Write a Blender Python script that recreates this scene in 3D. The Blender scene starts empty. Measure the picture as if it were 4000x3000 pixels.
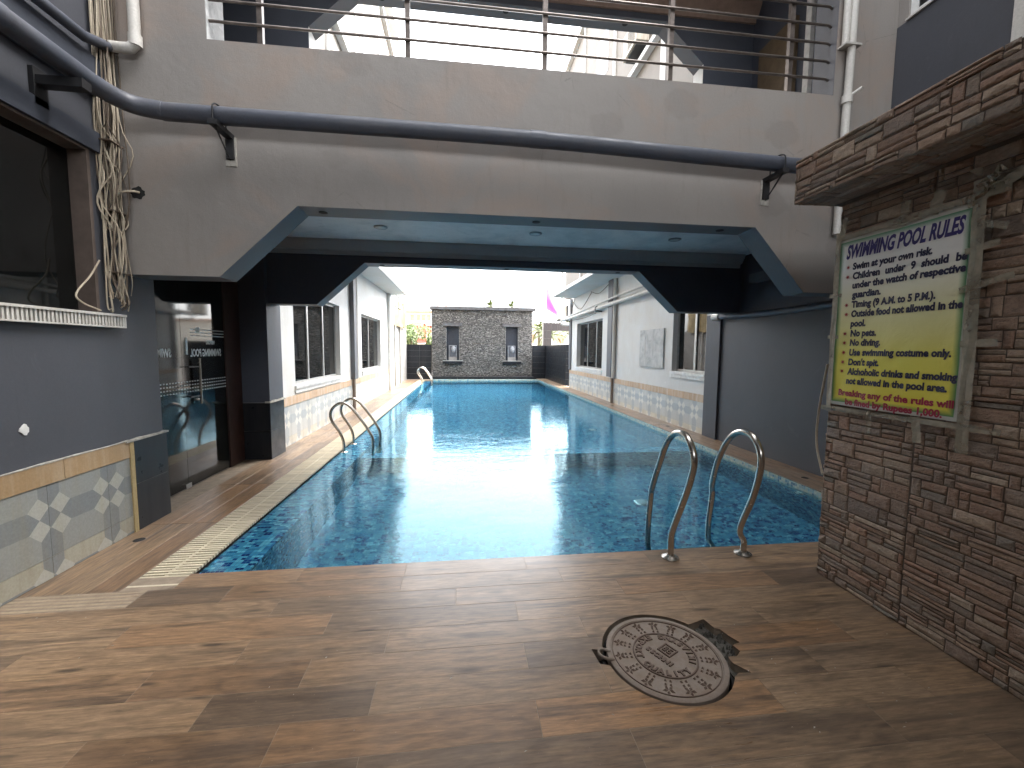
import bpy, bmesh, math, random
from math import sin, cos, pi, radians
from mathutils import Vector, Matrix, noise
random.seed(7)
scene = bpy.context.scene
C = scene.collection
# ---------------------------------------------------------------- camera
H = 1.5
yaw, pitch, roll = 0.119703715, -0.082210637, 0.008207784
f = Vector((sin(yaw)*cos(pitch), cos(yaw)*cos(pitch), sin(pitch)))
r = Vector((cos(yaw), -sin(yaw), 0)); u = r.cross(f)
r2 = r*cos(roll)+u*sin(roll); u2 = -r*sin(roll)+u*cos(roll)
cam_d = bpy.data.cameras.new("camera"); cam = bpy.data.objects.new("camera", cam_d); C.objects.link(cam)
cam_d.sensor_width = 36; cam_d.lens = 36*1624.03/4000; cam_d.clip_start = 0.05; cam_d.clip_end = 900
m3 = Matrix((r2, u2, -f)).transposed(); cam.matrix_world = Matrix.Translation((0, 0, H)) @ m3.to_4x4()
scene.camera = cam
# ---------------------------------------------------------------- world and sun (bright overcast)
SUN_EL, SUN_AZ = radians(55), radians(68)      # azimuth from +Y towards +X
w = bpy.data.worlds.new("World"); scene.world = w; w.use_nodes = True
nt = w.node_tree; nt.nodes.clear()
sky = nt.nodes.new('ShaderNodeTexSky'); sky.sky_type = 'NISHITA'; sky.sun_disc = False
sky.sun_elevation = SUN_EL; sky.sun_rotation = SUN_AZ; sky.dust_density = 3.0; sky.air_density = 1.0
hs = nt.nodes.new('ShaderNodeHueSaturation'); hs.inputs['Saturation'].default_value = 0.14; hs.inputs['Value'].default_value = 1.0
bg = nt.nodes.new('ShaderNodeBackground'); bg.inputs['Strength'].default_value = 0.15
wo = nt.nodes.new('ShaderNodeOutputWorld')
nt.links.new(sky.outputs[0], hs.inputs['Color']); nt.links.new(hs.outputs[0], bg.inputs[0]); nt.links.new(bg.outputs[0], wo.inputs[0])
sl = bpy.data.lights.new("sun", 'SUN'); sl.energy = 0.5; sl.angle = radians(45); sl.color = (1, 0.95, 0.88)
so = bpy.data.objects.new("sun", sl); C.objects.link(so)
sd = Vector((sin(SUN_AZ)*cos(SUN_EL), cos(SUN_AZ)*cos(SUN_EL), sin(SUN_EL)))
so.rotation_euler = sd.to_track_quat('Z', 'Y').to_euler(); so.location = (0, 0, 40)
vs = scene.view_settings; vs.view_transform = 'Standard'; vs.look = 'None'; vs.gamma = 1; vs.use_curve_mapping = False
vs.exposure = 3.85
cy = scene.cycles
cy.max_bounces = 12; cy.diffuse_bounces = 6; cy.glossy_bounces = 5; cy.transmission_bounces = 8; cy.transparent_max_bounces = 10
cy.caustics_refractive = True; cy.caustics_reflective = False; cy.blur_glossy = 0.3; cy.sample_clamp_indirect = 8
cy.use_denoising = True
try: cy.denoiser = 'OPENIMAGEDENOISE'
except Exception: pass

# ---------------------------------------------------------------- material helpers
class N:
    def __init__(s, name):
        s.m = bpy.data.materials.new(name); s.m.use_nodes = True; s.t = s.m.node_tree; s.t.nodes.clear()
        s.out = s.n('ShaderNodeOutputMaterial')
    def n(s, typ, **kw):
        nd = s.t.nodes.new(typ)
        for k, v in kw.items():
            if hasattr(nd, k): setattr(nd, k, v)
        return nd
    def l(s, a, b): s.t.links.new(a, b)
    def val(s, sock, v):
        if hasattr(v, 'is_output'): s.l(v, sock)
        else:
            if isinstance(v, (tuple, list)) and len(v) == 3 and sock.type == 'RGBA': v = (*v, 1)
            sock.default_value = v
    def math(s, op, a, b=0.0, c=None):
        nd = s.n('ShaderNodeMath', operation=op); s.val(nd.inputs[0], a); s.val(nd.inputs[1], b)
        if c is not None: s.val(nd.inputs[2], c)
        return nd.outputs[0]
    def coord(s, scale=(1, 1, 1), kind='Object', off=None):
        tc = s.n('ShaderNodeTexCoord'); mp = s.n('ShaderNodeMapping'); s.l(tc.outputs[kind], mp.inputs[0])
        mp.inputs['Scale'].default_value = scale
        if off is not None: s.l(off, mp.inputs['Location'])
        return mp.outputs[0]
    def noise(s, vec, scale, detail=4, rough=0.55, dist=0.0):
        nd = s.n('ShaderNodeTexNoise'); s.l(vec, nd.inputs['Vector']); nd.inputs['Scale'].default_value = scale
        nd.inputs['Detail'].default_value = detail; nd.inputs['Roughness'].default_value = rough; nd.inputs['Distortion'].default_value = dist
        return nd.outputs['Fac']
    def ramp(s, fac, stops, interp='LINEAR'):
        nd = s.n('ShaderNodeValToRGB'); s.l(fac, nd.inputs[0]); cr = nd.color_ramp; cr.interpolation = interp
        while len(cr.elements) < len(stops): cr.elements.new(0.5)
        for e, (p, c) in zip(cr.elements, stops):
            e.position = p; e.color = (*c, 1) if len(c) == 3 else c
        return nd.outputs[0]
    def mix(s, fac, a, b, mode='MIX'):
        nd = s.n('ShaderNodeMix', data_type='RGBA', blend_type=mode); s.val(nd.inputs[0], fac)
        s.val(nd.inputs[6], a); s.val(nd.inputs[7], b); return nd.outputs[2]
    def maprange(s, v, a, b, c=0.0, d=1.0):
        nd = s.n('ShaderNodeMapRange'); s.val(nd.inputs[0], v)
        for i, x in enumerate((a, b, c, d)): nd.inputs[i+1].default_value = x
        return nd.outputs[0]
    def bump(s, h, strength=0.3, dist=0.01):
        nd = s.n('ShaderNodeBump'); nd.inputs['Strength'].default_value = strength; nd.inputs['Distance'].default_value = dist
        s.l(h, nd.inputs['Height']); return nd.outputs[0]
    def principled(s, col, rough=0.6, metal=0.0, normal=None, **kw):
        p = s.n('ShaderNodeBsdfPrincipled'); s.val(p.inputs['Base Color'], col); s.val(p.inputs['Roughness'], rough)
        p.inputs['Metallic'].default_value = metal
        if normal is not None: s.l(normal, p.inputs['Normal'])
        for k, v in kw.items(): s.val(p.inputs[k.replace('_', ' ')], v)
        s.l(p.outputs[0], s.out.inputs[0]); return s.m

def paint(name, col, stain=None, amt=0.5, rough=0.6, scale=1.6, bump=0.25):
    """plaster paint with blotches, streaks and pin holes"""
    s = N(name); v = s.coord(); vz = s.coord((1.2, 1.2, 0.25))
    n1 = s.noise(v, scale, 5, 0.6, 0.4); n2 = s.noise(vz, 7, 4, 0.6); n3 = s.noise(v, 90, 3, 0.7)
    stain = stain or tuple(c*0.7 for c in col)
    f1 = s.maprange(n1, 0.42, 0.68, 0, amt); c = s.mix(f1, col, stain)
    f2 = s.maprange(n2, 0.55, 0.75, 0, amt*0.5); c = s.mix(f2, c, tuple(x*0.85 for x in stain))
    f3 = s.maprange(n3, 0.3, 0.7, 0.93, 1.05); c = s.mix(1.0, c, f3, 'MULTIPLY')
    sc = s.noise(s.coord((1, 1, 1)), 2.7, 8, 0.75, 1.5); c = s.mix(s.maprange(sc, 0.60, 0.66, 0, 0.28), c, tuple(min(1, x*1.35+0.01) for x in col))
    dr = s.noise(s.coord((6, 6, 0.35)), 5, 5, 0.7); c = s.mix(s.maprange(dr, 0.60, 0.78, 0, amt*0.7), c, tuple(x*0.6 for x in col))
    h = s.math('ADD', s.math('MULTIPLY', s.noise(v, 12, 5, 0.6), 1.0), s.math('MULTIPLY', n3, 0.25))
    return s.principled(c, rough, normal=s.bump(h, bump, 0.008))

def beige_front():
    s = N('front_plaster_paint'); v = s.coord(); vz = s.coord((1.5, 1.5, 0.22))
    base = (0.270, 0.247, 0.226)
    big = s.noise(v, 0.9, 3, 0.5, 0.3)
    c = s.mix(s.maprange(big, 0.35, 0.7), base, (0.225, 0.208, 0.194))
    warm = s.noise(v, 1.3, 4, 0.6, 0.8); c = s.mix(s.maprange(warm, 0.50, 0.66, 0, 0.65), c, (0.30, 0.235, 0.195))
    patch = s.n('ShaderNodeTexVoronoi'); s.l(s.coord((0.9, 0.9, 1.3)), patch.inputs['Vector']); patch.inputs['Scale'].default_value = 1.5
    pc = s.n('ShaderNodeSeparateColor'); s.l(patch.outputs['Color'], pc.inputs[0])
    edge = s.maprange(s.math('ADD', patch.outputs['Distance'], s.math('MULTIPLY', s.noise(v, 9, 4), 0.25)), 0.36, 0.41, 1, 0)
    sel = s.math('MULTIPLY', s.math('GREATER_THAN', pc.outputs[0], 0.52), edge)
    c = s.mix(s.math('MULTIPLY', sel, 0.45), c, (0.205, 0.185, 0.17))
    st = s.noise(vz, 9, 5, 0.65); c = s.mix(s.maprange(st, 0.56, 0.8, 0, 0.38), c, (0.17, 0.148, 0.13))
    fine = s.noise(v, 140, 2, 0.7); c = s.mix(1.0, c, s.maprange(fine, 0.3, 0.7, 0.9, 1.08), 'MULTIPLY')
    # hairline cracks
    vo = s.n('ShaderNodeTexVoronoi', feature='DISTANCE_TO_EDGE'); s.l(s.coord((1, 1, 0.6)), vo.inputs['Vector']); vo.inputs['Scale'].default_value = 1.4
    wob = s.math('ADD', vo.outputs['Distance'], s.math('MULTIPLY', s.math('SUBTRACT', s.noise(v, 14, 5, .7), 0.5), 0.03))
    crack = s.math('MULTIPLY', s.maprange(s.math('ABSOLUTE', wob), 0.0, 0.0035, 1, 0), s.maprange(s.noise(v, 2.3, 2), 0.55, 0.62, 0, 0.55))
    c = s.mix(crack, c, (0.15, 0.13, 0.12))
    h = s.math('ADD', s.noise(v, 4, 5, 0.6), s.math('MULTIPLY', fine, 0.12))
    return s.principled(c, 0.62, normal=s.bump(h, 0.45, 0.012))

def plank_mat():
    s = N('wood_look_tile'); oi = s.n('ShaderNodeObjectInfo'); rnd = oi.outputs['Random']
    wn = s.n('ShaderNodeTexWhiteNoise', noise_dimensions='1D'); s.l(s.math('MULTIPLY', rnd, 731.7), wn.inputs['W'])
    off = s.n('ShaderNodeVectorMath', operation='SCALE'); s.l(wn.outputs['Color'], off.inputs[0]); off.inputs['Scale'].default_value = 40
    tc = s.n('ShaderNodeTexCoord'); 
    def vec(sc):
        mp = s.n('ShaderNodeMapping'); s.l(tc.outputs['Object'], mp.inputs[0]); mp.inputs['Scale'].default_value = sc
        ad = s.n('ShaderNodeVectorMath', operation='ADD'); s.l(mp.outputs[0], ad.inputs[0]); s.l(off.outputs[0], ad.inputs[1]); return ad.outputs[0]
    g1 = s.noise(vec((1.1, 15, 1)), 1.0, 5, 0.6, 0.25)         # broad streaks along the plank
    g2 = s.noise(vec((6, 110, 1)), 1.0, 5, 0.7, 0.2)           # fine grain
    low = s.noise(vec((1.5, 5.5, 1)), 1.0, 2, 0.45, 0.0); xyz = s.n('ShaderNodeSeparateXYZ'); s.l(vec((1, 1, 1)), xyz.inputs[0])
    arg = s.math('ADD', s.math('MULTIPLY', xyz.outputs[1], 85.0), s.math('MULTIPLY', low, 46.0))
    arg = s.math('ADD', arg, s.math('MULTIPLY', s.noise(vec((14, 60, 1)), 1.0, 2), 2.2)); rings_ = s.maprange(s.math('SINE', arg), -0.2, 1.0)
    base = s.ramp(rnd, [(0.0, (0.300, 0.222, 0.150)), (0.2, (0.350, 0.252, 0.165)), (0.4, (0.225, 0.168, 0.118)), (0.55, (0.155, 0.118, 0.088)), (0.7, (0.350, 0.218, 0.122)), (0.85, (0.290, 0.220, 0.155)), (1.0, (0.380, 0.280, 0.185))])
    c = s.mix(s.maprange(g1, 0.51, 0.66, 0, 0.8), base, (0.085, 0.065, 0.052))
    c = s.mix(s.maprange(g1, 0.28, 0.44, 0.6, 0), c, (0.36, 0.25, 0.15))
    gmask = s.maprange(s.noise(vec((1, 3, 1)), 1.2, 2), 0.42, 0.56)
    ring = s.math('MULTIPLY', s.math('MULTIPLY', rings_, 0.42), gmask)
    c = s.mix(ring, c, (0.085, 0.060, 0.043))
    c = s.mix(s.maprange(g2, 0.45, 0.72, 0, 0.6), c, (0.095, 0.070, 0.052))
    g3 = s.noise(vec((9, 60, 1)), 1.0, 4, 0.7); c = s.mix(1.0, c, s.maprange(g3, 0.3, 0.7, 0.62, 1.38), 'MULTIPLY')
    # knots: small dark lens shapes
    kn = s.n('ShaderNodeTexVoronoi'); s.l(vec((1.7, 9, 1)), kn.inputs['Vector']); kn.inputs['Scale'].default_value = 1.0
    c = s.mix(s.maprange(s.math('ADD', kn.outputs['Distance'], s.math('MULTIPLY', g2, 0.12)), 0.10, 0.22, 0.9, 0), c, (0.035, 0.025, 0.02))
    gp = s.n('ShaderNodeNewGeometry'); mp = s.n('ShaderNodeMapping'); s.l(gp.outputs['Position'], mp.inputs[0])
    d1 = s.noise(mp.outputs[0], 1.1, 5, 0.6, 0.5); c = s.mix(s.maprange(d1, 0.4, 0.7, 0.03, 0.22), c, (0.30, 0.25, 0.20))
    sp = s.noise(mp.outputs[0], 60, 2, 0.9); c = s.mix(s.maprange(sp, 0.70, 0.74, 0, 0.5), c, (0.5, 0.47, 0.42))
    c = s.mix(1.0, c, (0.80, 0.72, 0.64), 'MULTIPLY')
    rg = s.maprange(s.math('ADD', s.math('MULTIPLY', d1, 0.6), s.math('MULTIPLY', g2, 0.4)), 0.35, 0.65, 0.26, 0.46)
    h = s.math('ADD', g2, s.math('MULTIPLY', s.noise(mp.outputs[0], 5, 3), 0.5))
    return s.principled(c, rg, normal=s.bump(h, 0.16, 0.003))

def mosaic_mat(name, cols, cell=0.029, grout=(0.12, 0.22, 0.26), gw=0.07, rough=0.22):
    """small glass mosaic: every cell its own colour, grout between"""
    s = N(name); gp = s.n('ShaderNodeNewGeometry')
    sc = s.n('ShaderNodeVectorMath', operation='SCALE'); s.l(gp.outputs['Position'], sc.inputs[0]); sc.inputs['Scale'].default_value = 1/cell
    of = s.n('ShaderNodeVectorMath', operation='ADD'); s.l(sc.outputs[0], of.inputs[0]); of.inputs[1].default_value = (0.31, 0.37, 0.43)
    fl = s.n('ShaderNodeVectorMath', operation='FLOOR'); s.l(of.outputs[0], fl.inputs[0])
    # a cell may join its neighbour along x: floor of the half grid mixed in for some cells
    hf = s.n('ShaderNodeVectorMath', operation='MULTIPLY'); s.l(fl.outputs[0], hf.inputs[0]); hf.inputs[1].default_value = (0.5, 1, 1)
    hfl = s.n('ShaderNodeVectorMath', operation='FLOOR'); s.l(hf.outputs[0], hfl.inputs[0])
    wn = s.n('ShaderNodeTexWhiteNoise', noise_dimensions='3D'); s.l(fl.outputs[0], wn.inputs['Vector'])
    wn2 = s.n('ShaderNodeTexWhiteNoise', noise_dimensions='3D'); s.l(hfl.outputs[0], wn2.inputs['Vector'])
    selr = s.n('ShaderNodeSeparateColor'); s.l(wn2.outputs['Color'], selr.inputs[0])
    v = s.mix(s.math('GREATER_THAN', selr.outputs[1], 0.35), wn.outputs['Value'], wn2.outputs['Value'])
    vv = s.n('ShaderNodeSeparateColor'); s.l(v, vv.inputs[0])
    c = s.ramp(vv.outputs[0], cols, 'CONSTANT')
    c = s.mix(1.0, c, s.maprange(selr.outputs[2], 0, 1, 0.85, 1.15), 'MULTIPLY')
    fr = s.n('ShaderNodeVectorMath', operation='FRACTION'); s.l(of.outputs[0], fr.inputs[0])
    sp = s.n('ShaderNodeSeparateXYZ'); s.l(fr.outputs[0], sp.inputs[0])
    nsp = s.n('ShaderNodeSeparateXYZ'); s.l(gp.outputs['Normal'], nsp.inputs[0])
    ds = []
    for i in range(3):
        a = s.math('MINIMUM', sp.outputs[i], s.math('SUBTRACT', 1.0, sp.outputs[i]))
        ds.append(s.math('ADD', a, s.math('MULTIPLY', s.math('GREATER_THAN', s.math('ABSOLUTE', nsp.outputs[i]), 0.7), 1.0)))
    d = s.math('MINIMUM', s.math('MINIMUM', ds[0], ds[1]), ds[2])
    g = s.maprange(d, gw*0.6, gw, 1, 0); c = s.mix(g, c, grout)
    h = s.maprange(d, gw*0.5, gw*2)
    return s.principled(c, rough, normal=s.bump(h, 0.25, 0.002))

def water_mat():
    s = N('pool_water'); v = s.coord((1, 1.0, 1)); va = s.coord((0.75, 1.5, 1))
    n1 = s.noise(va, 2.2, 3, 0.5, 0.6); n2 = s.noise(va, 11, 3, 0.55, 0.9); n3 = s.noise(v, 30, 2, 0.5, 0.3)
    tc = s.n('ShaderNodeTexCoord'); sp = s.n('ShaderNodeSeparateXYZ'); s.l(tc.outputs['Object'], sp.inputs[0])
    rings = None
    for cx, cyy, rad, fr in ((2.0, 5.45, 0.42, 62), (0.15, 4.9, 0.6, 48)):
        dx = s.math('SUBTRACT', sp.outputs[0], cx); dy = s.math('SUBTRACT', sp.outputs[1], cyy)
        d = s.math('SQRT', s.math('ADD', s.math('MULTIPLY', dx, dx), s.math('MULTIPLY', dy, dy)))
        wv = s.math('MULTIPLY', s.math('SINE', s.math('MULTIPLY', d, fr)), s.maprange(d, rad*0.3, rad, 1, 0))
        rings = wv if rings is None else s.math('ADD', rings, wv)
    # livelier water in the middle, calmer near the far wall
    area = s.maprange(s.noise(v, 0.5, 2), 0.35, 0.65, 0.55, 1.25)
    h = s.math('ADD', s.math('MULTIPLY', n1, 1.6), s.math('ADD', s.math('MULTIPLY', n2, 0.66), s.math('MULTIPLY', n3, 0.24)))
    h = s.math('ADD', s.math('MULTIPLY', h, area), s.math('MULTIPLY', rings, 0.06))
    g = s.n('ShaderNodeBsdfGlass'); g.inputs['IOR'].default_value = 1.333; g.inputs['Roughness'].default_value = 0.0
    g.inputs['Color'].default_value = (0.62, 0.88, 0.965, 1)
    s.l(s.bump(h, 1.0, 0.0029), g.inputs['Normal']); s.l(g.outputs[0], s.out.inputs[0]); return s.m

def pane_mat(name, tint, rough=0.02, haze=0.0, hazecol=(0.3, 0.33, 0.33)):
    """thin window glass: clear by tint, mirror by fresnel, optional dust"""
    s = N(name); tr = s.n('ShaderNodeBsdfTransparent'); tr.inputs[0].default_value = (*tint, 1)
    gl = s.n('ShaderNodeBsdfGlossy'); gl.inputs['Roughness'].default_value = rough; gl.inputs[0].default_value = (1, 1, 1, 1)
    df = s.n('ShaderNodeBsdfDiffuse'); df.inputs[0].default_value = (*hazecol, 1)
    fr = s.n('ShaderNodeFresnel'); fr.inputs['IOR'].default_value = 1.5
    v = s.coord(); hz = s.maprange(s.noise(v, 3, 5, 0.7), 0.3, 0.8, 0.2*haze, 1.6*haze)
    m1 = s.n('ShaderNodeMixShader'); s.l(hz, m1.inputs[0]); s.l(tr.outputs[0], m1.inputs[1]); s.l(df.outputs[0], m1.inputs[2])
    m2 = s.n('ShaderNodeMixShader'); s.l(fr.outputs[0], m2.inputs[0]); s.l(m1.outputs[0], m2.inputs[1]); s.l(gl.outputs[0], m2.inputs[2])
    s.l(m2.outputs[0], s.out.inputs[0]); return s.m

def island_random(s):
    g = s.n('ShaderNodeNewGeometry'); oi = s.n('ShaderNodeObjectInfo')
    return s.math('FRACT', s.math('ADD', s.math('MULTIPLY', g.outputs['Random Per Island'], 7.31), s.math('MULTIPLY', oi.outputs['Random'], 3.17)))

def stone_mat():
    s = N('split_stone'); rd = island_random(s); v = s.coord()
    c = s.ramp(rd, [(0, (0.105, 0.058, 0.038)), (0.18, (0.150, 0.098, 0.066)), (0.34, (0.078, 0.056, 0.044)), (0.5, (0.19, 0.145, 0.105)), (0.62, (0.125, 0.074, 0.049)), (0.78, (0.085, 0.076, 0.063)), (0.9, (0.15, 0.080, 0.050)), (1, (0.21, 0.168, 0.125))])
    n = s.noise(v, 38, 6, 0.7, 0.6); n2 = s.noise(s.coord((1, 1, 3.2)), 22, 5, 0.7)
    c = s.mix(0.18, c, (0.14, 0.108, 0.082)); c = s.mix(1.0, c, s.maprange(n, 0.25, 0.75, 1.45, 3.0), 'MULTIPLY')
    c = s.mix(s.maprange(n2, 0.56, 0.7, 0, 0.5), c, (0.27, 0.225, 0.175))
    c = s.mix(s.maprange(n2, 0.3, 0.42, 0.5, 0), c, (0.035, 0.028, 0.025))
    return s.principled(c, 0.55, normal=s.bump(s.math('ADD', n, n2), 0.8, 0.012))

def chip_mat():
    s = N('ledger_chip'); rd = island_random(s); v = s.coord()
    c = s.ramp(rd, [(0, (0.02, 0.02, 0.02)), (0.3, (0.085, 0.08, 0.078)), (0.5, (0.24, 0.23, 0.215)), (0.7, (0.045, 0.043, 0.042)), (1, (0.42, 0.40, 0.37))])
    n = s.noise(v, 1.2, 4, 0.6); 
    c = s.mix(s.maprange(n, 0.4, 0.65, 0, 0.35), c, (0.09, 0.09, 0.085))
    return s.principled(c, 0.7, normal=s.bump(s.noise(v, 60, 3), 0.4, 0.01))

def simple(name, col, rough=0.6, metal=0.0, var=0.15, scale=12, bump=0.1, **kw):
    s = N(name); v = s.coord(); n = s.noise(v, scale, 4, 0.6)
    c = s.mix(1.0, col, s.maprange(n, 0.3, 0.7, 1-var, 1+var), 'MULTIPLY')
    return s.principled(c, rough, metal, normal=s.bump(n, bump, 0.005) if bump else None, **kw)

def dirty(name, col, dirt, rough=0.4, amt=0.6, scale=6, streak=True, spec=0.5):
    s = N(name); v = s.coord(); vz = s.coord((3, 3, 0.3)) if streak else v
    oi = s.n('ShaderNodeObjectInfo')
    c = s.mix(1.0, col, s.maprange(oi.outputs['Random'], 0, 1, 0.88, 1.1), 'MULTIPLY')
    c = s.mix(s.maprange(s.noise(vz, scale, 5, 0.65), 0.45, 0.75, 0, amt), c, dirt)
    n = s.noise(v, 70, 3, 0.7); c = s.mix(1.0, c, s.maprange(n, 0.3, 0.7, 0.9, 1.1), 'MULTIPLY')
    return s.principled(c, s.maprange(s.noise(v, 8, 3), 0.3, 0.7, rough*0.8, rough*1.3), normal=s.bump(n, 0.08, 0.003), Specular_IOR_Level=spec)

def steel_mat():
    s = N('stainless_steel'); v = s.coord(); n = s.noise(v, 25, 4, 0.7)
    c = s.mix(s.maprange(n, 0.35, 0.7), (0.52, 0.49, 0.45), (0.42, 0.39, 0.34))
    return s.principled(c, s.maprange(n, 0.3, 0.7, 0.20, 0.28), 1.0)

def poster_mat():
    s = N('printed_banner'); tc = s.n('ShaderNodeTexCoord'); sp = s.n('ShaderNodeSeparateXYZ'); s.l(tc.outputs['Object'], sp.inputs[0])
    y, z = sp.outputs[1], sp.outputs[2]          # local: y across 0..0.72, z up 0..1.035
    c = s.ramp(s.maprange(z, 0, 1.035), [(0, (0.74, 0.64, 0.06)), (0.28, (0.76, 0.70, 0.12)), (0.55, (0.74, 0.71, 0.40)), (0.8, (0.78, 0.77, 0.73)), (1, (0.74, 0.74, 0.70))])
    dy = s.math('MINIMUM', s.math('SUBTRACT', y, 0.022), s.math('SUBTRACT', 0.700, y)); dz = s.math('MINIMUM', s.math('SUBTRACT', z, 0.022), s.math('SUBTRACT', 1.013, z))
    d = s.math('MINIMUM', dy, dz)
    c = s.mix(s.maprange(d, 0.0, 0.03, 0.95, 0), c, (0.02, 0.20, 0.07)); c = s.mix(s.maprange(d, -0.004, 0.0, 1, 0), c, (0.50, 0.49, 0.44))
    n = s.noise(s.coord(), 7, 4, 0.6, 0.6)
    return s.principled(c, 0.42, normal=s.bump(n, 0.5, 0.012))

def leaf_mat(name, a, b):
    s = N(name); c = s.mix(island_random(s), a, b); return s.principled(c, 0.6)

M = {}
M['front'] = beige_front()
M['white'] = paint('white_outer_paint', (0.62, 0.62, 0.605), (0.50, 0.44, 0.37), 0.35, scale=1.1)
M['cream'] = paint('cream_upper_paint', (0.185, 0.158, 0.128), (0.145, 0.125, 0.105), 0.5)
M['bluegrey'] = paint('blue_grey_paint', (0.060, 0.063, 0.076), (0.050, 0.053, 0.063), 0.5, bump=0.12)
M['navy'] = paint('dark_blue_paint', (0.060, 0.068, 0.090), (0.04, 0.047, 0.062), 0.5, bump=0.12)
M['soffit'] = paint('grey_blue_soffit_paint', (0.108, 0.108, 0.118), (0.125, 0.135, 0.15), 0.4, bump=0.12)
M['ceil'] = paint('pale_blue_ceiling_paint', (0.78, 0.75, 0.73), (0.36, 0.37, 0.38), 0.6, bump=0.05)
M['cove'] = paint('grey_green_coving_paint', (0.33, 0.33, 0.33), (0.26, 0.26, 0.26), 0.4, bump=0.05)
M['plank'] = plank_mat()
M['grout'] = simple('floor_grout', (0.24, 0.19, 0.14), 0.8, var=0.25)
BL = [(0, (0.24, 0.46, 0.54)), (0.14, (0.085, 0.26, 0.37)), (0.36, (0.055, 0.19, 0.31)), (0.50, (0.13, 0.33, 0.43)), (0.64, (0.030, 0.125, 0.25)), (0.76, (0.010, 0.040, 0.17)), (0.84, (0.003, 0.007, 0.10)), (0.92, (0.07, 0.24, 0.37))]
M['mosaic'] = mosaic_mat('blue_pool_mosaic', BL)
M['band'] = mosaic_mat('pale_green_waterline_mosaic', [(0, (0.42, 0.50, 0.43)), (0.3, (0.30, 0.42, 0.42)), (0.55, (0.22, 0.38, 0.42)), (0.75, (0.48, 0.52, 0.40)), (0.9, (0.10, 0.22, 0.30))], grout=(0.45, 0.45, 0.38))
M['water'] = water_mat()
M['slat'] = dirty('cream_plastic_slat', (0.56, 0.49, 0.36), (0.33, 0.26, 0.17), 0.45, 0.5, 5, False)
M['slatbrown'] = dirty('brown_stained_slat', (0.30, 0.23, 0.155), (0.16, 0.11, 0.075), 0.5, 0.8, 9, False)
M['dark'] = simple('dark_void', (0.012, 0.012, 0.012), 0.9, bump=0)
M['stone'] = stone_mat(); M['mortar'] = simple('dark_mortar', (0.125, 0.098, 0.08), 0.9)
M['chip'] = chip_mat()
M['blacktile'] = dirty('black_glazed_tile', (0.016, 0.018, 0.022), (0.05, 0.05, 0.05), 0.34, 0.35, 3, spec=0.22)
M['blacktile2'] = dirty('brown_black_tile', (0.035, 0.027, 0.025), (0.07, 0.06, 0.055), 0.35, 0.4, 5)
M['tilejoint'] = simple('pale_tile_joint', (0.30, 0.29, 0.27), 0.8)
M['cement'] = simple('raw_cement', (0.38, 0.36, 0.32), 0.85, var=0.35, scale=25, bump=0.5)
M['grimy'] = simple('grimy_brown_frame', (0.10, 0.075, 0.062), 0.85, var=0.25, scale=7, bump=0.3)
M['ochre'] = dirty('ochre_tile', (0.37, 0.245, 0.125), (0.55, 0.47, 0.36), 0.45, 0.45, 5)
M['tA'] = dirty('dado_tile_pale', (0.42, 0.42, 0.38), (0.34, 0.31, 0.22), 0.4, 0.6, 4)
M['tB'] = dirty('dado_tile_grey', (0.29, 0.30, 0.285), (0.27, 0.25, 0.18), 0.4, 0.6, 4)
M['tC'] = dirty('dado_tile_slate', (0.205, 0.22, 0.225), (0.23, 0.22, 0.17), 0.4, 0.6, 4)
M['tD'] = dirty('dado_tile_lower', (0.36, 0.345, 0.28), (0.27, 0.23, 0.15), 0.4, 0.7, 4)
M['tA2'] = dirty('lit_copy_tile_pale', (0.64, 0.63, 0.58), (0.50, 0.46, 0.36), 0.4, 0.5, 4)  # same dado tiles in lighter copies, outdoor light put into the colours
M['tB2'] = dirty('lit_copy_tile_grey', (0.50, 0.51, 0.50), (0.46, 0.43, 0.35), 0.4, 0.5, 4)
M['tC2'] = dirty('lit_copy_tile_slate', (0.39, 0.42, 0.44), (0.42, 0.41, 0.36), 0.4, 0.5, 4)
M['tD2'] = dirty('lit_copy_tile_lower', (0.58, 0.55, 0.47), (0.44, 0.38, 0.27), 0.4, 0.7, 4)
M['ochre2'] = dirty('lit_copy_ochre_tile', (0.50, 0.34, 0.215), (0.66, 0.60, 0.52), 0.45, 0.7, 5)  # ochre band copy, outdoor brightness put into its colour
M['yellow'] = dirty('yellowed_sealant', (0.42, 0.33, 0.17), (0.30, 0.22, 0.10), 0.8, 0.8, 9)
M['steel'] = steel_mat()
M['rail'] = simple('brown_steel_rail', (0.17, 0.145, 0.13), 0.36, 0.7, 0.3)
M['bluepipe'] = dirty('blue_grey_pipe_paint', (0.062, 0.070, 0.092), (0.11, 0.10, 0.10), 0.5, 0.4, 3, False)
M['whitepipe'] = dirty('off_white_pvc', (0.56, 0.54, 0.50), (0.33, 0.30, 0.26), 0.45, 0.45, 6)
M['blackiron'] = simple('black_iron', (0.02, 0.02, 0.022), 0.5, 0.3, 0.3)
M['rust'] = dirty('rusty_cast_iron', (0.185, 0.150, 0.122), (0.17, 0.115, 0.080), 0.8, 0.7, 14, False)
M['rustdark'] = dirty('rusty_relief', (0.115, 0.080, 0.060), (0.11, 0.06, 0.036), 0.8, 0.5, 20, False)
M['rubble'] = simple('dark_broken_cement', (0.07, 0.065, 0.055), 0.95, var=0.6, scale=40, bump=0.8)
M['alu'] = simple('grey_aluminium_frame', (0.38, 0.38, 0.37), 0.42, 0.5, 0.15)
M['whiteframe'] = simple('white_sill_paint', (0.66, 0.66, 0.64), 0.5, var=0.15)
M['winglass'] = pane_mat('dark_window_glass', (0.07, 0.07, 0.075), 0.03, 0.02)
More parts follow.
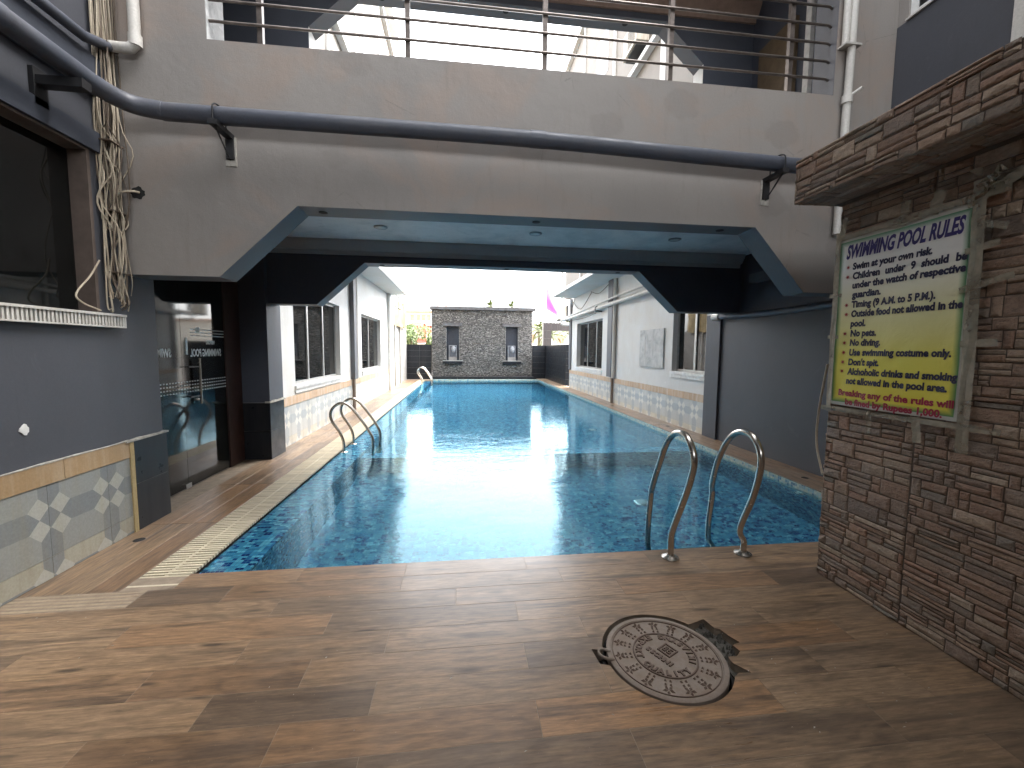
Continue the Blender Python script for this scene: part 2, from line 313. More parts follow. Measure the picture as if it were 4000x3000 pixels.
M['doorglass'] = pane_mat('door_glass', (0.20, 0.23, 0.23), 0.05, 0.06, (0.20, 0.22, 0.22))
M['frost'] = simple('frosted_film', (0.55, 0.60, 0.60), 0.6, bump=0)
M['brownwood'] = simple('red_brown_wood', (0.030, 0.012, 0.009), 0.5, var=0.3)
M['brownpanel'] = simple('brown_door_panel', (0.12, 0.085, 0.05), 0.5, var=0.2)
M['curtain'] = simple('dark_brown_curtain', (0.05, 0.035, 0.025), 0.85, var=0.4, scale=30)
M['roomwall'] = simple('room_wall_paint', (0.16, 0.14, 0.115), 0.8)
M['roomfloor'] = simple('room_floor', (0.10, 0.085, 0.07), 0.4)
M['poster'] = poster_mat()
M['ink'] = simple('dark_blue_ink', (0.018, 0.018, 0.05), 0.5, bump=0); M['title'] = simple('violet_title_ink', (0.035, 0.025, 0.14), 0.5, bump=0)
M['redink'] = simple('crimson_ink', (0.32, 0.02, 0.05), 0.5, bump=0); M['star'] = simple('red_star_ink', (0.28, 0.015, 0.02), 0.5, bump=0)
M['tape'] = pane_mat('clear_packing_tape', (0.75, 0.72, 0.62), 0.15, 0.62, (0.50, 0.46, 0.36))
M['cable'] = dirty('dusty_white_cable', (0.44, 0.38, 0.29), (0.24, 0.17, 0.11), 0.7, 0.7, 20)
M['cabledark'] = dirty('dusty_dark_cable', (0.10, 0.075, 0.055), (0.22, 0.17, 0.12), 0.7, 0.6, 20)
M['board'] = paint('scraped_white_board', (0.50, 0.50, 0.49), (0.28, 0.29, 0.29), 0.9, scale=5, bump=0.8)
M['flag'] = simple('pink_violet_cloth', (0.52, 0.12, 0.62), 0.8, var=0.08)
M['lamp'] = simple('frosted_lamp_glass', (0.55, 0.58, 0.58), 0.25); M['lampring'] = simple('lamp_ring', (0.22, 0.24, 0.25), 0.35, 0.3)
M['carve'] = simple('pale_carved_stone', (0.24, 0.25, 0.27), 0.7, var=0.3, scale=20); M['carvedk'] = simple('dark_carved_slab', (0.07, 0.075, 0.09), 0.6, var=0.3)
M['navyslab'] = simple('navy_niche_slab', (0.028, 0.032, 0.045), 0.5, var=0.2)
M['slab'] = simple('dark_grey_slab', (0.085, 0.082, 0.085), 0.6, var=0.35, scale=6)
M['asphalt'] = simple('far_ground', (0.16, 0.14, 0.12), 0.9, var=0.3, scale=0.8)
M['red'] = simple('faded_red_paint', (0.55, 0.10, 0.07), 0.7); M['white2'] = simple('far_white_paint', (0.72, 0.68, 0.60), 0.7)
M['peach'] = simple('peach_brick_paint', (0.50, 0.27, 0.17), 0.8, var=0.3, scale=3)
M['tarp'] = simple('yellow_plastic_sheet', (0.30, 0.23, 0.12), 0.5, var=0.3, scale=3, bump=0.5)
M['palm'] = leaf_mat('palm_frond', (0.075, 0.11, 0.03), (0.14, 0.16, 0.05)); M['leaf'] = leaf_mat('tree_leaf', (0.05, 0.10, 0.025), (0.14, 0.17, 0.05))
M['bark'] = simple('palm_bark', (0.16, 0.12, 0.08), 0.9, var=0.4, scale=20, bump=0.8)
M['acwhite'] = dirty('ac_casing', (0.55, 0.50, 0.42), (0.36, 0.25, 0.16), 0.6, 0.7, 6)
M['roofc'] = simple('dull_brown_ceiling', (0.30, 0.22, 0.18), 0.7)
M['concrete'] = simple('grey_concrete', (0.22, 0.21, 0.20), 0.85, var=0.25, scale=5)

# ---------------------------------------------------------------- mesh helpers
class MB:
    def __init__(s): s.v = []; s.f = []; s.mi = []; s.cur = 0
    def add(s, vs, fs):
        b = len(s.v); s.v += [tuple(x) for x in vs]
        for q in fs: s.f.append([b+i for i in q]); s.mi.append(s.cur)
        return s
    def box(s, x0, x1, y0, y1, z0, z1):
        return s.add([(x0,y0,z0),(x1,y0,z0),(x1,y1,z0),(x0,y1,z0),(x0,y0,z1),(x1,y0,z1),(x1,y1,z1),(x0,y1,z1)],
                     [(0,3,2,1),(4,5,6,7),(0,1,5,4),(1,2,6,5),(2,3,7,6),(3,0,4,7)])
    def bbox(s, x0, x1, y0, y1, z0, z1, b=0.004):
        """box with chamfered top edges (all 12 edges softened by inset shells)"""
        vs = []; 
        for z, k in ((z0, 0), (z1-b, 0), (z1, b)):
            vs += [(x0+k,y0+k,z),(x1-k,y0+k,z),(x1-k,y1-k,z),(x0+k,y1-k,z)]
        fs = [(0,3,2,1),(8,9,10,11)]
        for l in (0, 4):
            for i in range(4): j = (i+1) % 4; fs.append((l+i, l+j, l+4+j, l+4+i))
        return s.add(vs, fs)
    def prism(s, pts, a0, a1, axis='y'):
        """outline pts in the two other axes, extruded a0..a1 along axis"""
        def mk(p, a):
            if axis == 'y': return (p[0], a, p[1])
            if axis == 'x': return (a, p[0], p[1])
            return (p[0], p[1], a)
        n = len(pts); vs = [mk(p, a0) for p in pts]+[mk(p, a1) for p in pts]
        fs = [tuple(range(n)), tuple(range(2*n-1, n-1, -1))]+[(i, n+i, n+(i+1) % n, (i+1) % n) for i in range(n)]
        return s.add(vs, fs)
    def tube(s, pts, r, seg=10, caps=True, closed=False):
        pts = [Vector(p) for p in pts]; n = len(pts); rs = r if isinstance(r, (list, tuple)) else [r]*n
        up = None; rings = []
        for i, p in enumerate(pts):
            a = pts[max(i-1, 0)]; b = pts[min(i+1, n-1)]; t = (b-a).normalized()
            if up is None:
                up = Vector((0, 0, 1)) if abs(t.z) < 0.9 else Vector((1, 0, 0))
                up = (up - t*up.dot(t)).normalized()
            else:
                up = (up - t*up.dot(t))
                up = up.normalized() if up.length > 1e-6 else t.orthogonal().normalized()
            sd_ = t.cross(up); rings.append([p+(up*cos(2*pi*k/seg)+sd_*sin(2*pi*k/seg))*rs[i] for k in range(seg)])
        vs = [v for rg in rings for v in rg]; fs = []
        for i in range(n-1):
            for k in range(seg):
                k2 = (k+1) % seg; fs.append((i*seg+k, i*seg+k2, (i+1)*seg+k2, (i+1)*seg+k))
        if caps: fs += [tuple(range(seg-1, -1, -1)), tuple((n-1)*seg+k for k in range(seg))]
        return s.add(vs, fs)
    def lathe(s, prof, cx, cy, cz, seg=24):
        vs = []; fs = []; n = len(prof)
        for rr, z in prof:
            for k in range(seg): vs.append((cx+rr*cos(2*pi*k/seg), cy+rr*sin(2*pi*k/seg), cz+z))
        for i in range(n-1):
            for k in range(seg):
                k2 = (k+1) % seg; fs.append((i*seg+k, i*seg+k2, (i+1)*seg+k2, (i+1)*seg+k))
        fs.append(tuple(range(seg-1, -1, -1))); fs.append(tuple((n-1)*seg+k for k in range(seg)))
        return s.add(vs, fs)
    def build(s, name, mat, parent=None, smooth=False, loc=None):
        me = bpy.data.meshes.new(name); me.from_pydata(s.v, [], s.f); me.validate(); 
        mats = mat if isinstance(mat, (list, tuple)) else [mat]
        for m_ in mats: me.materials.append(M[m_] if isinstance(m_, str) else m_)
        if len(mats) > 1 and len(me.polygons) == len(s.mi): me.polygons.foreach_set('material_index', s.mi)
        if smooth:
            me.polygons.foreach_set('use_smooth', [True]*len(me.polygons))
            try: me.set_sharp_from_angle(angle=radians(40))
            except Exception: pass
        me.update(); return link(name, me, parent, loc)

def link(name, me, parent=None, loc=None):
    o = bpy.data.objects.new(name, me); C.objects.link(o)
    if loc is not None: o.location = loc
    if parent is not None:
        o.parent = parent; o.matrix_parent_inverse = root_matrix(parent).inverted()
    return o
def root_matrix(o):
    m_ = Matrix.LocRotScale(o.location, o.rotation_euler, o.scale)
    if o.parent: m_ = root_matrix(o.parent) @ o.matrix_parent_inverse @ m_
    return m_
def tag(o, label=None, cat=None, group=None, kind=None):
    if label: o['label'] = label
    if cat: o['category'] = cat
    if group: o['group'] = group
    if kind: o['kind'] = kind
    return o
def thing(name, label, cat, loc=(0, 0, 0), group=None):
    o = bpy.data.objects.new(name, None); o.empty_display_size = 0.1; C.objects.link(o); o.location = loc
    return tag(o, label, cat, group)
def struct(name, label=None):
    o = bpy.data.objects.new(name, None); C.objects.link(o); return tag(o, label, kind='structure')
def dup_tree(root, loc, label=None):
    rr = root.copy(); C.objects.link(rr); rr.location = loc
    if label: rr['label'] = label
    for ch in list(root.children):
        c = ch.copy(); C.objects.link(c); c.parent = rr
        for g in ch.children:
            d = g.copy(); C.objects.link(d); d.parent = c
    return rr

def slab_wall(mb, axis, a0, a1, u0, u1, z0, z1, holes=()):
    """wall slab between a0..a1 on axis ('x' or 'y'), spanning u,z, with rectangular openings; reveals closed"""
    us = sorted({u0, u1, *[x for h in holes for x in h[:2] if u0 < x < u1]}); zs = sorted({z0, z1, *[x for h in holes for x in h[2:] if z0 < x < z1]})
    def solid(i, j):
        if not (0 <= i < len(us)-1 and 0 <= j < len(zs)-1): return False
        cu = (us[i]+us[i+1])/2; cz = (zs[j]+zs[j+1])/2
        return not any(h[0] < cu < h[1] and h[2] < cz < h[3] for h in holes)
    P = (lambda a, u_, z: (a, u_, z)) if axis == 'x' else (lambda a, u_, z: (u_, a, z))
    for i in range(len(us)-1):
        for j in range(len(zs)-1):
            if not solid(i, j): continue
            a, b, c, d = us[i], us[i+1], zs[j], zs[j+1]
            for k in (a0, a1): mb.add([P(k, a, c), P(k, b, c), P(k, b, d), P(k, a, d)], [(0, 1, 2, 3)])
            if not solid(i-1, j): mb.add([P(a0, a, c), P(a1, a, c), P(a1, a, d), P(a0, a, d)], [(0, 1, 2, 3)])
            if not solid(i+1, j): mb.add([P(a0, b, c), P(a1, b, c), P(a1, b, d), P(a0, b, d)], [(0, 1, 2, 3)])
            if not solid(i, j-1): mb.add([P(a0, a, c), P(a1, a, c), P(a1, b, c), P(a0, b, c)], [(0, 1, 2, 3)])
            if not solid(i, j+1): mb.add([P(a0, a, d), P(a1, a, d), P(a1, b, d), P(a0, b, d)], [(0, 1, 2, 3)])
    return mb
def smoothpath(pts, n=8):
    """Catmull-Rom through pts"""
    P = [Vector(p) for p in pts]; P = [P[0]*2-P[1]]+P+[P[-1]*2-P[-2]]; out = []
    for i in range(1, len(P)-2):
        a, b, c, d = P[i-1:i+3]
        for k in range(n):
            t = k/n; out.append(0.5*((2*b)+(c-a)*t+(2*a-5*b+4*c-d)*t*t+(3*b-a-3*c+d)*t**3))
    out.append(P[-2]); return out

# ================================================================ SETTING
g = struct('ground'); 
mb = MB(); mb.box(-150, 150, 21.5, 250, -0.3, -0.06); mb.box(-150, -4.4, -60, 21.5, -0.3, -0.06); mb.box(5.6, 150, -60, 21.5, -0.3, -0.06); mb.build('earth', 'asphalt', g)
WX = -2.65       # left wall plane
RX = 4.2         # right wall plane
WL = -0.035      # water level
# --- deck: base sheet in strips, planks on top, hole cut round the manhole
deck = struct('deck')
def manhole_outline():
    pts = []; cx, cyy, R = 1.0, 1.845, 0.306
    n = 72
    for k in range(n):
        a = 2*pi*k/n; x, y = cx+R*cos(a), cyy+R*sin(a)
        pts.append((a, x, y))
    out = []
    for a, x, y in pts:
        d = math.degrees(a)
        if 172 < d < 200:      # square notch for the lifting ring
            continue
        out.append((d, x, y))
    notch = [(171.9, 0.70, 1.905), (172.1, 0.645, 1.915), (172.2, 0.655, 1.815), (199, 0.70, 1.80)]
    out = sorted(out+[(d, x, y) for d, x, y in notch])
    # ragged break on the right / upper right
    rag = {35: (1.30, 2.06), 28: (1.345, 2.075), 24: (1.36, 2.0), 18: (1.385, 1.985), 12: (1.40, 1.93), 7: (1.425, 1.88), 2: (1.375, 1.865), -1: (1.385, 1.82), -6: (1.345, 1.79)}
    out = [(d, x, y) for d, x, y in out if not (d < 40 or d > 352)] 
    for d, p in rag.items(): out.append((d if d >= 0 else 360+d, *p))
    out = [(d, x, y) for d, x, y in out if not (326 < d < 342)]; out += [(328, 1.285, 1.69), (333, 1.345, 1.685), (340, 1.30, 1.745)]
    return [(x, y) for d, x, y in sorted(out)]
mh_outline = manhole_outline()
cut = MB().prism(mh_outline, -0.2, 0.1, 'z').build('cutter', 'grout')
bm_ = bmesh.new(); bm_.from_mesh(cut.data); bmesh.ops.recalc_face_normals(bm_, faces=bm_.faces); bm_.to_mesh(cut.data); bm_.free()
def cut_mesh(o):
    bmod = o.modifiers.new('b', 'BOOLEAN'); bmod.operation = 'DIFFERENCE'; bmod.object = cut; bmod.solver = 'EXACT'
    dg = bpy.context.evaluated_depsgraph_get(); dg.update(); me = bpy.data.meshes.new_from_object(o.evaluated_get(dg)); o.modifiers.clear(); o.data = me
near = MB().box(WX, 2.42, -3.0, 2.874, -0.06, -0.0009).build('grout_bed', 'grout', deck); cut_mesh(near)
MB().box(2.42, 3.76, 2.0, 2.874, -0.06, -0.0009).build('grout_bed', 'grout', deck)
mb = MB(); mb.box(WX-0.3, -2.092, 2.88, 20.9, -0.06, -0.0016); mb.box(-2.092, -1.47, 20.22, 20.9, -0.06, -0.0016); mb.build('grout_bed', 'grout', deck)
mb = MB(); mb.box(3.76, RX+0.1, 2.6, 20.9, -0.06, 0.0384); mb.build('grout_bed', 'grout', deck)
PW = 0.1762; plank_cache = {}
def plank(x0, x1, y0, y1, zt=0.0, along='x'):
    gp_ = 0.0008; x0 += gp_; x1 -= gp_; y0 += gp_; y1 -= gp_
    lx, ly = (x1-x0)/2, (y1-y0)/2
    if along == 'x': key = (round(lx, 4), round(ly, 4))
    else: key = (round(ly, 4), round(lx, 4))
    if key not in plank_cache:
        m_ = MB().bbox(-key[0], key[0], -key[1], key[1], -0.012, 0.0, 0.0009); me = bpy.data.meshes.new('plank'); me.from_pydata(m_.v, [], m_.f); me.materials.append(M['plank']); plank_cache[key] = me
    o = bpy.data.objects.new('plank', plank_cache[key]); C.objects.link(o); o.parent = deck
    o.location = ((x0+x1)/2, (y0+y1)/2, zt+random.uniform(-0.0004, 0.0005))
    if along == 'y': o.rotation_euler = (0, 0, pi/2)
    return o
U = 0.3465
fixed = {0: [-1.07, -0.385, 0.44, 1.34], 1: [-1.43, -0.39, 0.65, 1.69], 2: [-1.08, -0.04, 1.0, 2.04], 3: [-1.77, -0.73, 0.31, 1.35], 4: [-2.12, -1.08, -0.385, 0.655, 1.69],
         5: [-1.42, -0.725, 0.31, 1.35, 2.05], 6: [-2.11, -1.07, -0.385, 0.655, 1.71], 7: [-1.42, -0.725, 0.31, 1.35, 2.06], 8: [-2.46, -1.42, -0.38, 0.66, 1.715], 9: [-1.77, -0.73, 0.31, 1.0, 2.05]}
for k in range(0, 24):
    y1 = 2.88-k*PW; y0 = y1-PW
    if k in fixed: js = fixed[k]
    else:
        js = []; x = -2.65+U*random.choice([0.4, 1.3, 2.2]); 
        while x < 2.3: js.append(x); x += U*random.choice([3, 3, 2])
    xl = -1.79 if k == 0 else (-1.93 if k == 1 else WX); xr = 3.75 if k < 3 else 2.42; js = [xl]+[j for j in js+[2.9, 3.3][:(2 if k < 3 else 0)] if xl+0.05 < j < xr-0.05]+[xr]
    for a, b in zip(js, js[1:]):
        o = plank(a, b, y0, y1)
        if a < 1.46 and b > 0.6 and y0 < 2.17 and y1 > 1.5:
            o.data = o.data.copy(); o.parent = None; cut_mesh(o); o.parent = deck
bpy.data.objects.remove(cut)
def long_rows(x0, x1, n, ya, yb, zt):
    wv = (x1-x0)/n
    for i in range(n):
        y = ya; first = True
        while y < yb-0.02:
            L = 1.04 if not first else random.choice([0.35, 0.7, 1.04]); first = False
            plank(x0+i*wv, x0+(i+1)*wv, y, min(y+L, yb), zt, 'y'); y += L
long_rows(WX, -2.092, 3, 2.705, 20.3, 0.0)
long_rows(3.75, RX, 3, 2.6, 20.25, 0.04)
for i in range(3):
    x = WX
    while x < -1.5: plank(x, min(x+1.04, -1.5), 20.3+i*PW, 20.3+(i+1)*PW); x += 1.04
# --- pool shell
pool = struct('pool'); PD = -0.95
mb = MB()
mb.add([(-1.47, 2.86, PD), (3.76, 2.86, PD), (3.76, 6.2, PD), (-1.47, 6.2, PD)], [(0, 1, 2, 3)]); mb.build('pool_floor', 'mosaic', pool)
PD2 = -1.65; mb = MB(); mb.add([(-1.48, 6.2, PD2), (3.76, 6.2, PD2), (3.76, 20.35, PD2), (-1.48, 20.35, PD2)], [(0, 1, 2, 3)]); mb.build('deep_floor', 'mosaic', pool)
mb = MB(); mb.box(-1.788, -1.47, 2.886, 20.3, PD2-0.1, WL-0.012); mb.build('overflow_rim', 'mosaic', pool)
mb = MB(); mb.box(-1.788, 3.75, 2.8, 2.8785, PD-0.1, -0.0125); mb.build('near_wall', 'mosaic', pool)
mb = MB(); mb.box(-1.47, 3.75, 20.3, 20.6, PD2-0.1, -0.12); mb.build('far_wall', 'mosaic', pool)
mb = MB(); mb.box(3.752, 3.9, 2.6, 20.6, PD2-0.1, -0.12); mb.build('right_wall', 'mosaic', pool)
mb = MB(); mb.box(3.749, 3.9, 2.6, 20.6, -0.12, 0.0275); mb.box(-1.47, 3.749, 20.297, 20.6, -0.12, 0.0275); mb.build('waterline_band', 'band', pool)
mb = MB(); mb.box(-1.47, 3.75, 6.15, 6.42, PD2, -0.24); mb.build('divider_ledge', 'mosaic', pool)
mb = MB()
wt = MB(); wt.add([(-1.786, 2.882, WL), (3.7485, 2.882, WL), (3.7485, 20.296, WL), (-1.786, 20.296, WL)], [(0, 1, 2, 3)])
tag(wt.build('pool_water', 'water'), kind='structure')
# --- overflow grate
grate = thing('overflow_grate', 'long cream slatted overflow grate running beside the left pool edge', 'grate', (-1.94, 2.7, 0))
ch = MB().box(-2.09, -1.79, 2.58, 20.3, -0.14, -0.10); ch.box(WX, -2.09, 2.53, 2.70, -0.12, -0.10); ch.build('channel_bed', 'dark', grate)
sm = MB().bbox(-0.150, 0.150, -0.0108, 0.0108, -0.02, 0.0, 0.002); sme = bpy.data.meshes.new('slat'); sme.from_pydata(sm.v, [], sm.f); sme.materials.append(M['slat'])
npitch = 0.0355; rest = MB()
for k in range(int((20.28-2.72)/npitch)):
    y = 2.722+k*npitch
    if k < 290:
        o = bpy.data.objects.new('slat', sme); C.objects.link(o); o.parent = grate; o.matrix_parent_inverse = root_matrix(grate).inverted(); o.location = (-1.9395, y, -0.001+random.uniform(-0.001, 0.001))
    else: rest.box(-2.089, -1.79, y-0.012, y+0.012, -0.02, -0.001)
rb_ = rest.build('far_slats', 'slat', grate); rb_['kind'] = 'stuff'
mb = MB(); mb.box(-1.952, -1.932, 2.71, 20.28, -0.024, -0.0035); mb.build('centre_rib', 'slat', grate)
grate2 = thing('cross_grate', 'short grate of lengthwise slats crossing the deck in front of the tiled wall', 'grate', (-2.3, 2.6, 0))
for k in range(5):
    y = 2.548+k*0.034; MB().bbox(WX+0.002, -1.935, y-0.0100, y+0.0100, -0.02, 0.0, 0.002).build('slat', 'slatbrown', grate2)

# ================================================================ LEFT NEAR BUILDING (court side)
DP, DD = 0.456, 0.07     # pattern period and half diagonal of the printed dado tiles
def pattern_polys(u0, u1, v0, v1, cu, cv):
    """convex polygons of the printed pattern covering a rectangle"""
    out = []; d = DD; P = DP
    i0, i1 = int(math.floor((u0-cu)/P))-1, int(math.ceil((u1-cu)/P))+1; j0, j1 = int(math.floor((v0-cv)/P))-1, int(math.ceil((v1-cv)/P))+1
    for i in range(i0, i1+1):
        for j in range(j0, j1+1):
            a, b = cu+i*P, cv+j*P
            dia = lambda x, y: [(x-d, y), (x, y-d), (x+d, y), (x, y+d)]
            out.append((2, dia(a, b)))
            for sx in (-1, 1):
                for sy in (-1, 1): out.append((0, dia(a+sx*d, b+sy*d)))
            out.append((2, [(a+d, b), (a+2*d, b-d), (a+P-2*d, b-d), (a+P-d, b), (a+P-2*d, b+d), (a+2*d, b+d)]))
            out.append((2, [(a, b+d), (a+d, b+2*d), (a+d, b+P-2*d), (a, b+P-d), (a-d, b+P-2*d), (a-d, b+2*d)]))
            out.append((1, [(a+2*d, b+d), (a+P-2*d, b+d), (a+P-d, b+2*d), (a+P-d, b+P-2*d), (a+P-2*d, b+P-d), (a+2*d, b+P-d), (a+d, b+P-2*d), (a+d, b+2*d)]))
    return out
def clip(poly, x0, x1, y0, y1):
    for ax, lim, sgn in ((0, x0, 1), (0, x1, -1), (1, y0, 1), (1, y1, -1)):
        res = []; n = len(poly)
        for k in range(n):
            p, q = poly[k], poly[(k+1) % n]; pi_, qi = (p[ax]-lim)*sgn >= -1e-9, (q[ax]-lim)*sgn >= -1e-9
            if pi_: res.append(p)
            if pi_ != qi:
                t = (lim-p[ax])/(q[ax]-p[ax]); res.append((p[0]+(q[0]-p[0])*t, p[1]+(q[1]-p[1])*t))
        poly = res
        if len(poly) < 3: return None
    return poly
def dado(parent, X, side, y0, y1, zt, tile=0.30, cu=3.393, cv=0.403, name='dado_tile', low=0.14, sfx=''):
    """printed tiles on a plane X facing side(+1/-1); joints recessed"""
    t = 0.012; y = y0; bed = MB().box(min(X-side*0.003, X+side*0.006), max(X-side*0.003, X+side*0.006), y0, y1, 0.0, zt); bed.build('tile_joints', 'tilejoint', parent)
    while y < y1-0.01:
        ye = min(y+tile, y1)
        for (za, zb) in ((0.001, low), (low, zt-0.135)):
            m_ = MB(); gpp = 0.0015; a, b, c, d = y+gpp, ye-gpp, za+gpp, zb-gpp
            xb, xf = X+side*0.004, X+side*t
            m_.cur = 3 if za < 0.01 else 1
            m_.add([(xb, a, c), (xb, b, c), (xb, b, d), (xb, a, d), (xf, a, c), (xf, b, c), (xf, b, d), (xf, a, d)], [(0, 1, 5, 4), (1, 2, 6, 5), (2, 3, 7, 6), (3, 0, 4, 7)])
            for mi_, poly in pattern_polys(a, b, c, d, cu, cv):
                q = clip(poly, a, b, c, d)
                if q:
                    m_.cur = mi_ if zb > 0.2 else (3 if mi_ == 1 else mi_); m_.add([(xf, p[0], p[1]) for p in q], [tuple(range(len(q)))])
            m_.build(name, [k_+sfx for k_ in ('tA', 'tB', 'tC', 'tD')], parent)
        y = ye
    # ochre band of long tiles on top
    y = y0
    while y < y1-0.01:
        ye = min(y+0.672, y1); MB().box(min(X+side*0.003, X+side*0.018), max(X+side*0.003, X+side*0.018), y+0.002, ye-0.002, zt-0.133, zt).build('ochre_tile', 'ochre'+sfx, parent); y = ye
LB = thing('court_building', 'dark blue grey building wall on the left with dado tiles, dark opening and glass door', 'building', (WX, 2, 0))
mb = MB(); slab_wall(mb, 'x', WX-0.25, WX, -3.2, 4.0, -0.1, 9.0, [(0.2, 3.41, 1.745, 2.9)]); mb.build('wall', 'bluegrey', LB)
dado(LB, WX, 1, -3.0, 3.60, 0.75, 0.456, cu=3.393)
mb = MB()
pts = [(WX+0.002, 3.598), (WX+0.022, 3.598), (WX+0.024, 3.635), (WX+0.002, 3.64)]; mb.prism(pts, 0.0, 0.755, 'z'); mb.build('corner_sealant', 'yellow', LB)
# black tiled pilaster foot
for a, b, c, d in ((3.642, 4.008, 0.001, 0.385), (3.642, 4.008, 0.388, 0.745)): MB().bbox(WX+0.002, WX+0.022, a, b, c, d, 0.001).build('black_tile', 'blacktile', LB)
mb = MB(); mb.box(WX-0.248, WX+0.02, 4.001, 4.016, 0.001, 0.745); mb.build('black_tile', 'blacktile', LB)
mb = MB(); pts = [(3.56+0.47*k/14, 0.752+random.uniform(0.002, 0.012)) for k in range(15)]; pts += [(4.03, 0.742), (3.56, 0.74)]; mb.prism(pts, WX+0.003, WX+0.03, 'x'); mb.build('cement_ledge', 'cement', LB)
mb = MB(); pts = [(-3+6.6*k/60, 0.753+random.uniform(0.0, 0.008)) for k in range(61)]; pts += [(3.6, 0.7505), (-3, 0.7505)]; mb.prism(pts, WX+0.003, WX+0.021, 'x'); mb.build('cement_line', 'cement', LB)
# slotted ledge under the opening
mb = MB(); mb.box(WX+0.001, WX+0.055, -0.2, 3.61, 1.728, 1.745); mb.box(WX+0.001, WX+0.048, -0.2, 3.61, 1.643, 1.653); mb.box(WX+0.001, WX+0.048, 3.596, 3.61, 1.653, 1.728); mb.build('ledge_frame', 'whitepipe', LB)
mb = MB(); mb.box(WX+0.001, WX+0.006, -0.2, 3.596, 1.653, 1.728); mb.build('ledge_back', 'dark', LB)
sm2 = MB().box(0, 0.04, -0.0070, 0.0070, 1.653, 1.728); s2 = bpy.data.meshes.new('slot_bar'); s2.from_pydata(sm2.v, [], sm2.f); s2.materials.append(M['whitepipe'])
for k in range(52):
    y = 3.585-k*0.0268; o = bpy.data.objects.new('slot_bar', s2); C.objects.link(o); o.parent = LB; o.matrix_parent_inverse = root_matrix(LB).inverted(); o.location = (WX+0.007, y, 0)
# lintel over the opening and its frame
mb = MB(); mb.box(WX+0.001, WX+0.03, -3, 3.56, 2.905, 3.045); mb.build('lintel', 'navy', LB)
mb = MB(); mb.box(WX-0.2, WX+0.012, 3.40, 3.425, 1.747, 2.9); mb.box(WX-0.2, WX+0.012, 0.1, 3.40, 2.885, 2.9); mb.build('opening_frame', 'grimy', LB)
mb = MB(); mb.box(WX-0.12, WX-0.11, 0.2, 3.40, 1.747, 2.88); mb.build('dark_pane', 'winglass', LB)
mb = MB(); mb.box(WX-0.13, WX-0.10, 2.15, 2.19, 1.747, 2.88); mb.build('pane_bar', 'blackiron', LB)
# flaked paint: white plaster patch with a ragged rim
mb = MB(); pts = []
for k in range(16):
    a = 2*pi*k/16; rr_ = (0.026 if sin(a) > 0 else 0.02)*(0.8+0.4*random.random()); pts.append((2.835+rr_*cos(a)*1.1, 0.985+rr_*sin(a)*1.5))
mb.prism(pts, WX+0.001, WX+0.006, 'x'); mb.build('flaked_plaster', 'whiteframe', LB)
# room behind the glass door, with windows to the street
mb = MB(); slab_wall(mb, 'x', -8.2, -8.0, -1.0, 9.2, 0, 2.7, [(3.4, 5.0, 1.0, 2.1), (5.6, 7.4, 1.0, 2.1), (7.9, 8.9, 1.2, 2.0)])
mb.box(-8.0, WX-0.25, -1.2, -1.0, 0, 2.7); mb.box(-8.0, WX-0.25, 9.2, 9.4, 0, 2.7); mb.build('room_wall', 'roomwall', LB)
MB().box(-8.2, WX-0.25, -1.2, 9.4, -0.1, 0.0).build('room_floor', 'roomfloor', LB); MB().box(-8.2, WX-0.25, -1.2, 9.4, 2.7, 2.8).build('room_ceiling', 'roomwall', LB)
mb = MB(); mb.box(-5.9, -5.2, 3.8, 6.2, 0, 0.95); mb.build('counter', 'brownpanel', LB)
# glass double door in its recess
dr = MB().box(-2.915, -2.885, 4.02, 4.06, 0, 2.45); dr.box(-2.92, -2.88, 5.50, 5.84, 0, 2.45); dr.box(-2.92, -2.88, 4.06, 5.5, 2.38, 2.45); door = dr.build('glass_door', 'brownwood', LB)
MB().box(-2.902, -2.894, 4.065, 4.703, 0.012, 2.375).build('pane', 'doorglass', door); MB().box(-2.902, -2.894, 4.709, 5.495, 0.012, 2.375).build('pane', 'doorglass', door)
for y0_ in (4.74, 4.92):
    h = MB(); 
    xx = -2.85 if y0_ > 4.8 else -2.95
    h.tube([(xx, y0_, 0.88), (xx, y0_, 1.38)], 0.014, 12); h.build('handle', 'steel', door, smooth=True)
mb = MB()
for z in (0.97, 1.29): mb.tube([(-2.96, 4.83, z), (-2.84, 4.83, z)], 0.008, 8); mb.tube([(-2.95, 4.74, z), (-2.95, 4.92, z)], 0.006, 8); mb.tube([(-2.85, 4.74, z), (-2.85, 4.92, z)], 0.006, 8)
mb.build('handle_stay', 'blackiron', door)
MB().box(-2.906, -2.89, 4.66, 4.75, 0.0, 0.05).build('floor_clamp', 'alu', door); MB().box(-2.893, -2.889, 4.77, 4.80, 1.42, 1.60).build('push_sticker', 'frost', door)
# etched bands on the door glass
mb = MB()
for i in range(4):
    z = 1.02+i*0.036; y = 4.10
    while y < 5.47:
        if not 4.69 < y < 4.715: mb.box(-2.8935, -2.892, y, y+0.022, z, z+0.012)
        y += 0.044
for i in range(3): mb.box(-2.8935, -2.892, 4.86, 5.49, 1.62+i*0.034, 1.63+i*0.034)
mb.build('etched_band', 'frost', door)

